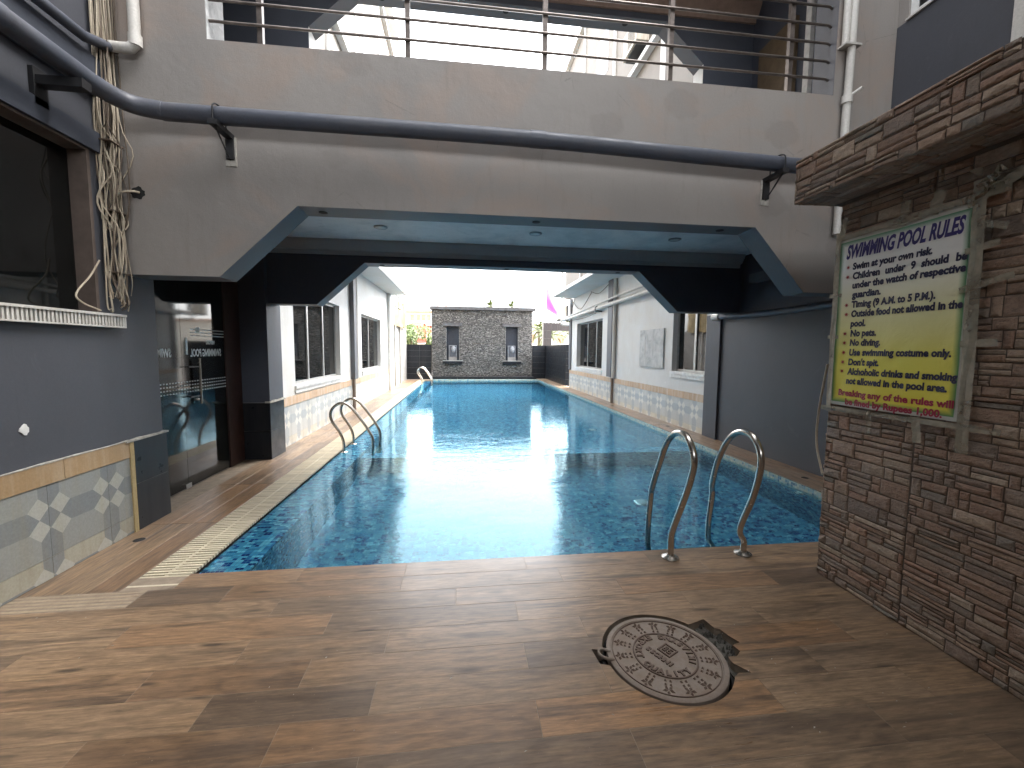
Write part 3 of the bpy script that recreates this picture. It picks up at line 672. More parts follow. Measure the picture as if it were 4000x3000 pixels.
def text_mesh(body, size, bold=0.0, shear=0.0, sx=1.0, spacing=1.0, extr=0.0006, align='LEFT'):
    cu_ = bpy.data.curves.new('t', 'FONT'); cu_.body = body; cu_.size = size; cu_.offset = bold; cu_.shear = shear; cu_.space_character = spacing; cu_.extrude = extr; cu_.align_x = align; cu_.space_word = 1.0 if 'Children' not in body else 2.2; cu_.resolution_u = 3
    o = bpy.data.objects.new('t', cu_); C.objects.link(o); dg = bpy.context.evaluated_depsgraph_get(); dg.update()
    me = bpy.data.meshes.new_from_object(o.evaluated_get(dg)); bpy.data.objects.remove(o)
    vs = [(v.co.x*sx, v.co.y, v.co.z) for v in me.vertices]; fs = [tuple(p.vertices) for p in me.polygons]; bpy.data.meshes.remove(me); return vs, fs
def place_text(mb, t, fn): mb.add([fn(*v) for v in t[0]], t[1])
# lettering seen from behind (printed for the people outside the glass), plane X, mirrored
for body, ystart, size, z in (('SWIMMING POOL', 5.42, 0.115, 1.40), ('VISITORS', 5.30, 0.055, 1.535)):
    t = text_mesh(body, size, 0.003, 0, 0.62 if size > 0.1 else 0.75); mb = MB(); place_text(mb, t, lambda x, y, z_, a=ystart, b=z: (-2.8932+z_*0.5, a-x, b+y)); mb.build('door_lettering', 'frost', door)
t = text_mesh('SWIMM', 0.115, 0.003, 0, 0.62); mb = MB(); place_text(mb, t, lambda x, y, z_: (-2.8932+z_*0.5, 4.55-x*1.1, 1.40+y)); mb.build('door_lettering', 'frost', door)
MB().box(-2.893, -2.890, 4.95, 5.02, 1.655, 1.715).build('notice_sticker', 'frost', door)
MB().box(-2.93, -2.91, 4.35, 4.62, 1.46, 1.60).build('paper_notice', 'whiteframe', door)

# ================================================================ BRIDGE (arched passage over the pool)
BR = thing('bridge_wing', 'bridge wing crossing over the pool with chamfered arch openings and beige front wall', 'building', (0.7, 3.65, 2.07))
Y1, Y1b = 3.65, 3.90
L, Rr = -3.1, 4.6
# front wall with the chamfered lower opening and the upper opening
out = [(L, 2.065), (-1.93, 2.065), (-1.32, 2.645), (2.69, 2.645), (3.22, 2.065), (Rr, 2.065), (Rr, 3.855), (L, 3.855)]
# leave room for the cable hole: small round hole drawn as its own dark recess below
mb = MB(); mb.prism(out, Y1, Y1b, 'y'); mb.build('front_wall', 'front', BR)
mb = MB(); mb.box(L, -1.943, Y1, Y1b, 3.855, 9.0); mb.box(3.393, Rr, Y1, Y1b, 3.855, 9.0); mb.box(-1.943, 3.393, Y1, Y1b, 6.4, 9.0); mb.build('upper_wall', 'front', BR)
# painted soffit strips of the opening (blue grey), 2 mm proud under the wall
pts = [(L+0.46, 2.065), (-1.93, 2.065), (-1.32, 2.645), (2.69, 2.645), (3.22, 2.065), (RX+0.3, 2.065)]
mb = MB()
for (xa, za), (xb, zb) in zip(pts, pts[1:]):
    n_ = Vector((-(zb-za), xb-xa)).normalized()*-0.003
    mb.prism([(xa, za+n_.y), (xb, zb+n_.y), (xb, zb+0.001), (xa, za+0.001)], Y1+0.002, Y1b+0.004, 'y')
mb.build('soffit_paint', 'soffit', BR)
mb = MB()
for x in (-1.16, 0.66, 2.42): mb.lathe([(0.001, 0), (0.036, 0), (0.036, 0.004)], x, 3.775, 2.637, 14)
mb.build('empty_socket', 'dark', BR)
# back side of the front wall, painted blue
mb = MB(); mb.prism([(L, 2.067), (-1.93, 2.067), (-1.32, 2.647), (2.69, 2.647), (3.22, 2.067), (Rr, 2.067), (Rr, 2.93), (L, 2.93)], Y1b+0.001, Y1b+0.006, 'y'); mb.build('back_face', 'navy', BR)
# rear beam
Y2, Y2b = 5.95, 6.2
def arch(x0, x1, xa, xb, xc, xd, zl, zt, ztop): return [(x0, zl), (xa, zl), (xb, zt), (xc, zt), (xd, zl), (x1, zl), (x1, ztop), (x0, ztop)]
mb = MB(); mb.prism(arch(-2.9, RX+0.02, -1.94, -1.31, 2.58, 3.2, 2.09, 2.66, 2.95), Y2, Y2b, 'y'); mb.build('rear_beam', 'navy', BR)
pts = [(-2.9, 2.09), (-1.94, 2.09), (-1.31, 2.66), (2.58, 2.66), (3.2, 2.09), (RX, 2.09)]; mb = MB()
for (xa, za), (xb, zb) in zip(pts, pts[1:]):
    n_ = Vector((-(zb-za), xb-xa)).normalized()*-0.003
    mb.prism([(xa, za+n_.y), (xb, zb+n_.y), (xb, zb+0.001), (xa, za+0.001)], Y2-0.002, Y2b+0.002, 'y')
mb.build('soffit_paint', 'soffit', BR)
mb = MB()
for x in (-1.1, 0.64, 2.3): mb.lathe([(0.001, 0), (0.035, 0), (0.035, 0.004)], x, 6.07, 2.652, 14)
mb.build('empty_socket', 'dark', BR)
MB().box(-3.4, Rr, Y1b, Y2, 2.93, 3.1).build('ceiling', 'ceil', BR)
mb = MB(); prof = [(0, 0), (0.03, 0), (0.035, 0.05), (0.075, 0.055), (0.14, 0.15), (0.145, 0.178), (0, 0.178)]   # (out, up)
mb.prism([(Y2-0.001-o_, 2.752+u_) for o_, u_ in prof], -2.9, RX-0.05, 'x'); mb.prism([(Y1b+0.007+o_, 2.752+u_) for o_, u_ in prof], -2.9, RX-0.05, 'x'); mb.build('coving', 'cove', BR)
MB().box(RX-0.13, RX-0.002, Y1b+0.2, 5.6, 2.48, 2.6).build('duct_box', 'soffit', BR)
# passage walls
mb = MB(); mb.box(-3.15, -2.9, 5.842, 5.87, 0, 2.93); mb.box(-3.15, -2.566, 5.87, 6.3, 0.77, 2.93); mb.box(-3.15, -2.9, 4.0, 5.87, 2.45, 2.93); mb.box(-3.15, WX, Y1b+0.007, 4.0, 2.07, 2.93); mb.build('passage_wall', 'navy', BR)
for a, b, c, d in ((-2.9, -2.55, 0.001, 0.385), (-2.9, -2.55, 0.388, 0.765)): MB().box(a, b, 5.858, 5.869, c, d).build('black_tile', 'blacktile', BR)
MB().box(-3.1, -2.566, 5.87, 6.3, 0, 0.77).build('pilaster_core', 'concrete', BR)
for c, d in ((0.001, 0.385), (0.388, 0.765)): MB().box(-2.565, -2.55, 5.872, 6.3, c, d).build('black_tile', 'blacktile', BR)
MB().box(-2.566, -2.556, 5.872, 6.298, 0.79, 2.088).build('pilaster_paint', 'bluegrey', BR)
mb = MB(); pts = [(5.83+0.5*k/12, 0.775+random.uniform(0, 0.02)) for k in range(13)]+[(6.33, 0.766), (5.83, 0.766)]; mb.prism(pts, -2.6, -2.53, 'x'); mb.build('cement_ledge', 'cement', BR)
mb = MB(); mb.box(RX, RX+0.3, 2.0, 6.36, -0.05, 2.93); mb.build('passage_wall', 'bluegrey', BR)
MB().box(RX-0.035, RX+0.2, 6.36, 6.74, 0.035, 2.10).build('pilaster', 'bluegrey', BR)
# upper floor of the bridge: rear wall with chamfered arch, side walls, ceiling
MB().box(-3.1, Rr, Y1b, Y2b, 3.1, 3.2).build('upper_floor', 'concrete', BR)
mb = MB(); mb.prism([(-1.945, 3.2), (-1.945, 5.6), (-1.38, 6.12), (2.86, 6.12), (3.44, 5.6), (3.44, 3.2), (Rr+1, 3.2), (Rr+1, 8.8), (-3.6, 8.8), (-3.6, 3.2)], Y2, Y2b, 'y'); mb.build('upper_rear_wall', 'navy', BR)
pts = [(-1.945, 5.6), (-1.38, 6.12), (2.86, 6.12), (3.44, 5.6)]; mb = MB()
for (xa, za), (xb, zb) in zip(pts, pts[1:]):
    n_ = Vector((-(zb-za), xb-xa)).normalized()*-0.003
    mb.prism([(xa, za+n_.y), (xb, zb+n_.y), (xb, zb+0.001), (xa, za+0.001)], Y2-0.002, Y2b+0.002, 'y')
mb.build('soffit_paint', 'soffit', BR)
MB().box(-1.946, -1.941, Y2-0.002, Y2b+0.002, 3.2, 5.598).build('jamb_paint', 'white', BR); MB().box(3.436, 3.441, Y2-0.002, Y2b+0.002, 3.2, 5.598).build('jamb_paint', 'white', BR)
mb = MB()
for x in (-1.05, 0.6, 2.3): mb.lathe([(0.001, 0), (0.04, 0), (0.04, 0.005)], x, 6.06, 6.111, 14)
mb.build('empty_socket', 'dark', BR)
MB().box(-3.1, Rr, Y1b, Y2, 6.42, 6.5).build('upper_ceiling', 'roofc', BR)
mb = MB(); mb.prism([(Y2-0.001-o_, 6.2+u_*1.2) for o_, u_ in prof], -3.1, RX, 'x'); mb.build('upper_coving', 'roofc', BR)
MB().box(-3.2, -3.0, Y1b, Y2, 3.2, 6.42).build('upper_side_wall', 'navy', BR); MB().box(RX, RX+0.2, Y1b, Y2, 3.2, 6.42).build('upper_side_wall', 'navy', BR)
MB().box(-3.0, -2.95, 4.5, 5.3, 3.2, 5.4).build('upper_door', 'brownpanel', BR); MB().box(RX-0.05, RX, 5.1, 5.75, 3.2, 5.7).build('upper_door', 'brownpanel', BR)
uw = MB(); 
for a, b in ((4.62, 4.70), (4.84, 4.92)): uw.box(RX-0.06, RX-0.002, a, b, 3.25, 6.3)
uw.box(RX-0.06, RX-0.002, 4.0, 4.08, 3.25, 6.3); uwo = uw.build('upper_window', 'whiteframe', BR); MB().box(RX-0.03, RX-0.02, 4.08, 4.62, 3.3, 6.2).build('pane', 'winglass', uwo)
# jambs of the upper opening: flaking white plaster
mb = MB(); mb.box(-1.9428, -1.938, Y1+0.002, Y1b-0.002, 3.857, 6.398); mb.build('flaking_jamb', 'board', BR); mb = MB(); mb.box(3.388, 3.3928, Y1+0.002, Y1b-0.002, 3.857, 6.398); mb.build('flaking_jamb', 'soffit', BR)
# railing in the upper opening
RL = thing('balcony_railing', 'brown steel railing with thin horizontal bars above the beige front wall', 'railing', (0.7, 3.72, 3.855))
for x in (-1.577, -0.439, 0.705, 1.834, 2.988): MB().box(x-0.02, x+0.02, 3.70, 3.74, 3.856, 5.0).build('post', 'rail', RL)
for z in (4.015, 4.17, 4.325, 4.48, 4.64, 4.80): MB().tube([(-1.94, 3.69, z), (3.33, 3.69, z), (3.385, 3.72, z+0.01)], 0.011, 8).build('bar', 'rail', RL, smooth=True)
MB().tube([(-1.94, 3.72, 5.0), (3.39, 3.72, 5.0)], 0.025, 10).build('handrail', 'rail', RL, smooth=True)

# ================================================================ COURT: right wall, unseen back wall and roof shaped for the court light
RB = thing('court_side_building', 'beige upper wall with dark blue panel and window above the stone canopy', 'building', (4.0, 1, 2.7))
mb = MB(); slab_wall(mb, 'x', 4.0, 4.25, -3.2, 3.648, -0.05, 9.0, [(2.5, 3.56, 4.5, 5.9)]); mb.build('wall', 'front', RB)
MB().box(3.994, 3.999, 2.78, 3.6465, 2.6, 4.485).build('blue_panel', 'bluegrey', RB)
MB().box(3.975, 3.9985, 2.70, 2.775, 2.6, 6.0).build('white_trim', 'whitepipe', RB); MB().box(3.975, 3.9985, 2.78, 3.56, 4.486, 4.5).build('panel_cap', 'whitepipe', RB)
wf = MB(); wf.box(4.02, 4.06, 3.50, 3.558, 4.5, 5.9); wf.box(4.02, 4.06, 2.5, 3.5, 4.5, 4.55); wf.box(4.02, 4.06, 3.02, 3.06, 4.55, 5.9); wfo = wf.build('window', 'whiteframe', RB); MB().box(4.035, 4.042, 2.5, 3.5, 4.55, 5.9).build('pane', 'winglass', wfo)
BW = thing('court_light_blocker', 'unseen beige rear wall and added roof slab, shaped to limit the court light', 'building', (0.7, -3.2, 0))
MB().box(-3, 4.25, -3.5, -3.2, -0.1, 3.9).build('wall', 'front', BW)  # out of view, height set by how much light enters from behind
MB().box(-2.64, 3.99, -3.5, 2.1, 5.6, 5.75).build('roof_slab', 'front', BW)  # unseen slab added to hold back light from above

# ================================================================ STONE CLAD BLOCK ON THE RIGHT
SX = 2.40
SB = thing('stone_clad_booth', 'booth on the right faced with brown split stones, carrying a projecting stone canopy', 'booth', (2.4, 2.47, 0))
MB().box(SX+0.012, 3.99, -3.1, 2.455, -0.05, 2.70).build('core', 'mortar', SB)
def stone_piece(rect, depth, fn):
    """irregular low pyramid-topped slab; rect=(u0,u1,v0,v1); fn maps (u,v,out)->point"""
    u0, u1, v0, v1 = rect; jt = min(0.004, (v1-v0)*0.12); R_ = random.uniform
    base = [(u0, v0), (u1, v0), (u1, v1), (u0, v1)]; base = [(a+R_(-jt, jt)*0.4, b+R_(-jt, jt)*0.4) for a, b in base]
    ins = min(0.008, (v1-v0)*0.22, (u1-u0)*0.22)
    top = [(u0+ins*R_(.5, 1.3), v0+ins*R_(.5, 1.3)), (u1-ins*R_(.5, 1.3), v0+ins*R_(.5, 1.3)), (u1-ins*R_(.5, 1.3), v1-ins*R_(.5, 1.3)), (u0+ins*R_(.5, 1.3), v1-ins*R_(.5, 1.3))]
    td = [depth*R_(.55, 1.25) for _ in range(4)]
    cx_, cy_ = (u0+u1)/2+R_(-.2, .2)*(u1-u0), (v0+v1)/2+R_(-.2, .2)*(v1-v0); cd = depth*R_(.8, 1.5)
    vs = [fn(a, b, 0) for a, b in base]+[fn(a, b, d*0.55) for (a, b), d in zip([((p[0]*2+q[0])/3, (p[1]*2+q[1])/3) for p, q in zip(base, top)], td)]+[fn(a, b, d) for (a, b), d in zip(top, td)]+[fn(cx_, cy_, cd)]
    fs = []
    for l in (0, 4):
        for k in range(4): k2 = (k+1) % 4; fs.append((l+k, l+k2, l+4+k2, l+4+k))
    for k in range(4): fs.append((8+k, 8+(k+1) % 4, 12))
    return vs, fs
def ashlar(u0, u1, v0, v1, module_u=None):
    """random split-stone layout as rects"""
    rects = []; v = v0; gp_ = 0.0024
    while v < v1-0.012:
        h = random.choice([0.05, 0.07, 0.085, 0.06, 0.095]); h = min(h, v1-v)
        if v1-v-h < 0.02: h = v1-v
        u = u0-random.uniform(0, 0.05)
        while u < u1-0.004:
            w_ = random.choice([0.05, 0.08, 0.11, 0.14, 0.17, 0.20])*random.uniform(0.8, 1.15)
            a, b = max(u, u0), min(u+w_, u1); u += w_
            if b-a < 0.012: continue
            splits = [0, 1]
            if h > 0.045:
                q = random.random()
                if w_ > 0.12: splits = [0, random.uniform(.38, .62), 1] if q < .62 else ([0, .32, .66, 1] if q < .70 else [0, 1])
                else: splits = [0, random.uniform(.35, .65), 1] if q < .38 else [0, 1]
            for p, q in zip(splits, splits[1:]): rects.append((a+gp_, b-gp_, v+p*h+gp_, v+q*h-gp_))
        v += h
    return rects
def place_stones(parent, rects, depth, fn, n_parts, score, name='stone', lo=0.5):
    rects.sort(key=score); rest = MB(); cnt = 0
    for i, rc in enumerate(rects):
        vs, fs = stone_piece(rc, depth*random.uniform(lo, 1.3), fn)
        if i < n_parts:
            MB().add(vs, fs).build(name, 'stone', parent)
        else: rest.add(vs, fs); cnt += 1
    if cnt: ro = rest.build('small_stones', 'stone', parent); ro['kind'] = 'stuff'
fnW = lambda u_, v_, o_: (SX+0.012-o_, u_, v_)
rects = ashlar(-0.2, 1.925, 0.0, 2.432)+ashlar(1.931, 2.466, 0.0, 2.432)
place_stones(SB, rects, 0.0095, fnW, 300, lambda rc: -((rc[1]-rc[0])*(rc[3]-rc[2])/max((rc[0]+rc[1])/2, 0.2)**2 if (rc[0]+rc[1])/2 > 1.45 else 0))
# return face of the wall towards the pool
fnE = lambda u_, v_, o_: (u_, 2.455+o_, v_)
place_stones(SB, ashlar(SX, 3.9, 0.0, 2.432), 0.011, fnE, 0, lambda rc: 0)
# canopy: projecting box clad in stone
CN = thing('stone_canopy', 'projecting canopy box clad in brown stones above the rules banner', 'canopy', (2.3, 2.5, 2.44))
MB().box(2.13, 3.98, -3.1, 2.52, 2.45, 2.705).build('core', 'mortar', CN)
place_stones(CN, ashlar(0.9, 2.53, 2.442, 2.715), 0.012, lambda u_, v_, o_: (2.13-o_, u_, v_), 200, lambda rc: -(rc[1]-rc[0])*(rc[3]-rc[2]))
place_stones(CN, [(c, d, a, b) for a, b, c, d in ashlar(0.9, 2.53, 2.122, 2.40)], 0.006, lambda u_, v_, o_: (u_, v_, 2.45-o_), 80, lambda rc: 0)
place_stones(CN, ashlar(2.12, 3.9, 2.442, 2.715), 0.011, lambda u_, v_, o_: (u_, 2.52+o_, v_), 0, lambda rc: 0)

# --- rules banner
PX0, PYR, PZ0, PWd, PHt = 2.383, 1.722, 1.168, 0.713, 1.040
def wave(y, z): return 0.0035*sin(y*11+z*4)+0.0025*sin(z*9-y*5)+0.0016*sin(y*37+z*19)*sin(z*13)
def pfun(off): return lambda x, y, z_: (PX0-off-z_*0.3+wave(PWd-x, y), PYR+PWd-x, PZ0+y)
mb = MB(); nu, nv = 40, 56
for j in range(nv+1):
    for i in range(nu+1):
        y, z = PWd*i/nu, PHt*j/nv; mb.v.append((wave(y, z), y, z))
for j in range(nv):
    for i in range(nu): a = j*(nu+1)+i; mb.f.append([a, a+nu+1, a+nu+2, a+1]); mb.mi.append(0)
P = thing('rules_banner', 'printed swimming pool rules banner fading from white to yellow, taped on the stone wall', 'banner', (PX0, PYR, PZ0))
po = mb.build('sheet', 'poster', None, smooth=True); po.location = (PX0, PYR, PZ0); po.parent = P; po.matrix_parent_inverse = root_matrix(P).inverted()
def line(body, x0, x1, zb, size, ink, bold=0.0018, shear=0.0, name='printed_line', font_sx=None):
    t = text_mesh(body, size, bold, shear, 1.0, 1.0, 0.0003); xs = [v[0] for v in t[0]]; k = (x1-x0)/(max(xs)-min(xs)); mn = min(xs)
    fn = pfun(0.0022); mb = MB(); mb.add([fn(x0+(v[0]-mn)*k, zb+v[1], v[2]) for v in t[0]], t[1]); mb.build(name, ink, P)
line('SWIMMING POOL RULES', 0.058, 0.672, 2.078-PZ0, 0.112, 'title', 0.0045, 0.25, 'title')
rows = [('Swim at your own risk.', .106, .539, 2.006, 1), ('Children under 9 should be', .108, .690, 1.948, 1), ('under the watch of respective', .108, .690, 1.892, 0), ('guardian.', .108, .286, 1.835, 0),
        ('Timing (9 A.M. to 5 P.M.).', .108, .575, 1.776, 1), ('Outside food not allowed in the', .108, .692, 1.719, 1), ('pool.', .108, .205, 1.660, 0), ('No pets.', .112, .275, 1.600, 1), ('No diving.', .112, .305, 1.543, 1),
        ('Use swimming costume only.', .115, .660, 1.483, 1), ("Don't spit.", .115, .310, 1.424, 1), ('Alchoholic drinks and smoking', .113, .694, 1.366, 1), ('not allowed in the pool area.', .111, .655, 1.308, 0)]
for body, a, b, zb, st in rows:
    line(body, a, b, zb-PZ0, 0.054, 'ink', 0.0026, 0.04)
    if st:
        fn = pfun(0.0022); mb = MB(); cx_, cz_ = 0.077, zb-PZ0+0.017; vs = [fn(cx_, cz_, 0.002)]
        for k in range(16): rr_ = 0.0155 if k % 2 == 0 else 0.006; a_ = 2*pi*k/16; vs.append(fn(cx_+rr_*cos(a_), cz_+rr_*sin(a_), 0.002))
        mb.add(vs, [(0, 1+k, 1+(k+1) % 16) for k in range(16)]); mb.build('star_bullet', 'star', P)
line('Breaking any of the rules will', .062, .690, 1.232-PZ0, 0.052, 'redink', 0.0022, 0.0); line('be fined by Rupees 1,000.', .115, .645, 1.178-PZ0, 0.052, 'redink', 0.0022, 0.0)
def tape(pa, pb, wd, n=7):
    """strip of creased clear tape between two (y,z) points"""
    (ya, za), (yb, zb) = pa, pb; d = Vector((yb-ya, zb-za)); Lh = d.length; d.normalize(); nrm = Vector((-d.y, d.x)); mb = MB()
    for k in range(n+1):
        t = k/n; 
        for s_ in (-1, 0, 1):
            p = Vector((ya, za))+d*Lh*t+nrm*(wd/2*s_*(1+random.uniform(-.12, .12))); o_ = PX0-0.008-random.uniform(0, 0.004)+(0.006 if p.y > PZ0-0.01 else 0)*0
            mb.v.append((o_, p.x, p.y))
    for k in range(n):
        for s_ in range(2): a = k*3+s_; mb.f.append([a, a+1, a+4, a+3]); mb.mi.append(0)
    return mb.build('tape_strip', 'tape', P)
for a, b, wd in (((2.45, 2.213), (1.60, 2.225), .035), ((2.428, 1.12), (2.437, 2.25), .035), ((1.69, 1.02), (1.712, 2.30), .055), ((2.48, 1.14), (1.55, 1.150), .030),
                 ((2.42, 2.20), (2.40, 2.33), .04), ((2.055, 2.19), (2.040, 2.315), .05), ((1.905, 2.20), (1.875, 2.31), .055), ((1.76, 1.80), (1.56, 1.845), .03), ((1.735, 1.545), (1.594, 1.551), .032),
                 ((2.160, 1.16), (2.148, 1.015), .028), ((1.905, 1.165), (1.885, 1.03), .042), ((2.39, 1.858), (2.478, 1.863), .022), ((2.39, 1.598), (2.469, 1.600), .022), ((1.76, 2.20), (1.54, 2.29), .045), ((1.70, 2.10), (1.60, 2.06), .03), ((1.75, 1.98), (1.62, 2.0), .03)):
    tape(a, b, wd)
mb = MB()   # crumpled tape wad at the upper corner
for k in range(9):
    a = random.uniform(0, 2*pi); y, z = 1.665+random.uniform(-.03, .03), 2.27+random.uniform(-.03, .04)
    mb.add([(2.375, y, z), (2.34-random.uniform(0, .03), y+.05*cos(a), z+.05*sin(a)), (2.35, y+.05*cos(a+.6), z+.05*sin(a+.6)), (2.375, y+.02, z+.02)], [(0, 1, 2, 3)])
mb.build('crumpled_tape', 'tape', P)
cd = MB(); cd.tube(smoothpath([(2.40, 2.485, 1.42), (2.41, 2.51, 1.32), (2.43, 2.555, 1.14), (2.44, 2.575, .95), (2.44, 2.56, .83), (2.42, 2.50, .72), (2.41, 2.475, .68)], 6), 0.007, 8)
tag(cd.build('loose_cable', 'cable', smooth=True), 'pale loose cable bowing out from the far edge of the stone wall', 'cable')

# ================================================================ POOL LADDERS
def rail_obj(pts, parent, rr_=0.0215): return MB().tube(smoothpath(pts, 8), rr_, 14).build('handrail', 'steel', parent, smooth=True)
def flange(x, y, z, parent): return MB().lathe([(0.062, 0.001), (0.060, 0.008), (0.045, 0.014), (0.026, 0.022), (0.024, 0.03)], x, y, z, 24).build('flange', 'steel', parent, smooth=True)
prof_yz = [(2.755, 0.0), (2.752, 0.10), (2.705, 0.22), (2.55, 0.52), (2.445, 0.76), (2.475, 0.88), (2.565, 0.945), (2.69, 0.93), (2.80, 0.84), (2.90, 0.66), (3.02, 0.44), (3.055, 0.34), (3.085, 0.0), (3.095, -0.30), (3.095, -0.78)]
def lean(X, z, k): return X+(k[0] if z < 0.12 else k[1] if z < 0.4 else k[2])
LD = thing('pool_ladder', 'stainless steel pool ladder nearest the viewer on the wooden deck edge', 'pool ladder', (1.78, 2.755, 0), 'stainless pool ladders')
for X, k in ((1.502, (0, -.02, -.035)), (2.072, (0, -.07, -.14))):
    rail_obj([(X+(k[0] if i < 2 else k[1] if (i in (2, 11, 12)) else k[1]*.6+k[2]*.4 if i in (3, 10) else k[2] if i < 10 else k[0]), y, z) for i, (y, z) in enumerate(prof_yz)], LD); flange(X, 2.755, 0, LD)
for z in (-0.25, -0.50, -0.74): MB().box(1.49, 2.06, 3.06, 3.12, z-0.012, z+0.012).build('tread', 'steel', LD)
prof_xz = [(-1.745, WL-0.01), (-1.750, .12), (-1.80, .26), (-1.90, .42), (-1.925, .53), (-1.885, .63), (-1.78, .695), (-1.66, .66), (-1.50, .46), (-1.37, .25), (-1.325, .12), (-1.33, -.1), (-1.335, -.75)]
def side_ladder(y, label):
    t = thing('pool_ladder', label, 'pool ladder', (-1.745, y, 0), 'stainless pool ladders')
    for dy in (-0.27, 0.27):
        rail_obj([(a, y+dy, b) for a, b in prof_xz], t, 0.021); flange(-1.745, y+dy, WL-0.012, t)
    for z in (-0.20, -0.45, -0.70): MB().box(-1.36, -1.30, y-0.27, y+0.27, z-0.012, z+0.012).build('tread', 'steel', t)
    return t
side_ladder(6.60, 'stainless steel pool ladder at the left pool edge just past the bridge')
side_ladder(18.6, 'small far stainless steel pool ladder in front of the black wall')

# ================================================================ OUTER BUILDINGS ALONG THE POOL
def window(parent, X, side, y0, y1, z0, z1, mull, recess=0.09, fw=0.045, curtain=None, name='window', glass='winglass'):
    xo = X-side*recess
    fr = MB(); a, b = sorted((xo, xo-side*0.05))
    fr.box(a, b, y0+0.002, y0+fw, z0, z1-0.002); fr.box(a, b, y1-fw, y1-0.002, z0, z1-0.002); fr.box(a, b, y0+fw, y1-fw, z0, z0+fw); fr.box(a, b, y0+fw, y1-fw, z1-fw, z1-0.002)
    ys = [y0+fw]+list(mull)+[y1-fw]; 
    fo = fr.build(name, 'alu', parent)
    for m_ in mull: MB().box(a-0.004 if side > 0 else a, b if side > 0 else b+0.004, m_-0.03, m_+0.03, z0+fw, z1-fw).build('mullion', 'alu', fo)
    for p, q in zip(ys, ys[1:]): MB().box((a+b)/2-0.003, (a+b)/2+0.003, p+0.0 if p == ys[0] else p+0.03, q if q == ys[-1] else q-0.03, z0+fw, z1-fw).build('pane', glass, fo)
    sl_ = MB(); s0, s1 = sorted((xo, X+side*0.035)); sl_.box(s0, s1, y0-0.04, y1+0.04, z0-0.05, z0-0.001); sl_.box(min(X, X+side*.02), max(X, X+side*.02), y0-0.04, y1+0.04, z0-0.12, z0-0.05); sl_.build('sill', 'whiteframe', fo)
    dk = MB(); x2 = X-side*0.9; q0, q1 = sorted((x2, x2-side*0.05)); dk.box(q0, q1, y0-0.6, y1+0.6, z0-0.6, z1+0.3); dk.build('dark_room', 'dark', fo)
    if curtain:
        cb = MB(); ya, yb = curtain; n = 40; xs_ = X-side*0.22; 
        for k in range(n+1):
            y = ya+(yb-ya)*k/n; xx = xs_+0.02*sin(k*1.4)
            cb.v += [(xx, y, z0-0.1), (xx, y, z1+0.05)]
        for k in range(n): cb.f.append([2*k, 2*k+2, 2*k+3, 2*k+1]); cb.mi.append(0)
        cb.build('curtain', 'curtain', fo)
    return fo
LO = thing('left_pool_building', 'white walled building along the left pool side with three part dark window', 'building', (WX, 11, 0))
YE = 17.0
mb = MB(); slab_wall(mb, 'x', WX-0.24, WX, 6.302, 16.1, -0.05, 3.46, [(7.0, 9.52, 0.90, 2.42), (11.5, 14.1, 0.90, 2.42)]); mb.build('wall', 'white', LO)
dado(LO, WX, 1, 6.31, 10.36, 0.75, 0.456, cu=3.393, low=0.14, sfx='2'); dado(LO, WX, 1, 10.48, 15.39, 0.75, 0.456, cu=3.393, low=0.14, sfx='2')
window(LO, WX, 1, 7.0, 9.52, 0.90, 2.42, (7.86, 8.69)); window(LO, WX, 1, 11.5, 14.1, 0.90, 2.42, (12.75,), curtain=(11.55, 12.6))
mb = MB(); mb.box(WX+0.001, WX+0.10, 10.36, 10.62, 0.76, 3.458); mb.build('drain_casing', 'soffit', LO)
mb = MB(); mb.tube([(WX+0.06, 10.70, 0.78), (WX+0.06, 10.70, 3.45)], 0.05, 10); mb.build('drain_pipe', 'whitepipe', LO, smooth=True)
mb = MB(); mb.tube([(WX+0.05, 10.42, 0.0), (WX+0.05, 10.42, 0.76)], 0.04, 8); mb.build('rusty_pipe', 'rust', LO)
mb = MB(); mb.box(WX+0.001, -2.55, 15.39, 16.1, 0.0, 3.458); mb.build('end_pilaster', 'white', LO)
mb = MB(); mb.box(WX-0.2, -2.0, 6.21, 15.9, 3.462, 3.56); mb.build('eave_slab', 'white', LO)
mb = MB(); mb.box(WX-0.2, WX-0.001, 6.21, YE, 3.562, 12.6); mb.build('upper_wall', 'cream', LO)
for z in (8.12, 12.45): MB().box(WX-0.2, WX+0.14, 6.21, YE+0.1, z, z+0.12).build('string_course', 'white', LO)
MB().box(WX-0.2, WX+0.34, 14.2, YE+0.1, 12.9, 13.0).build('roof_slab', 'white', LO)
for y, wd in ((9.05, .12), (11.33, .12), (14.45, .08)): MB().box(WX, WX+0.05, y, y+wd, 3.57, 8.11).build('wall_strip', 'white', LO); MB().box(WX, WX+0.05, y, y+wd, 8.25, 12.44).build('wall_strip', 'white', LO)
for y0_, y1_ in ((9.3, 10.2), (12.3, 13.4)):
    for z in (4.4, 9.0): MB().box(WX-0.02, WX+0.004, y0_, y1_, z, z+1.3).build('upper_pane', 'winglass', LO)
RO = thing('right_pool_building', 'white walled building along the right pool side with pipes and scraped board', 'building', (RX, 11, 0))
mb = MB(); slab_wall(mb, 'x', RX, RX+0.24, 6.742, 16.0, -0.02, 3.46, [(6.8, 7.95, 1.10, 2.42), (12.2, 15.0, 0.90, 2.47)]); mb.build('wall', 'white', RO)
dado(RO, RX, -1, 6.75, 11.08, 0.735, 0.456, cu=3.393, sfx='2'); dado(RO, RX, -1, 11.22, 15.98, 0.735, 0.456, cu=3.393, sfx='2')
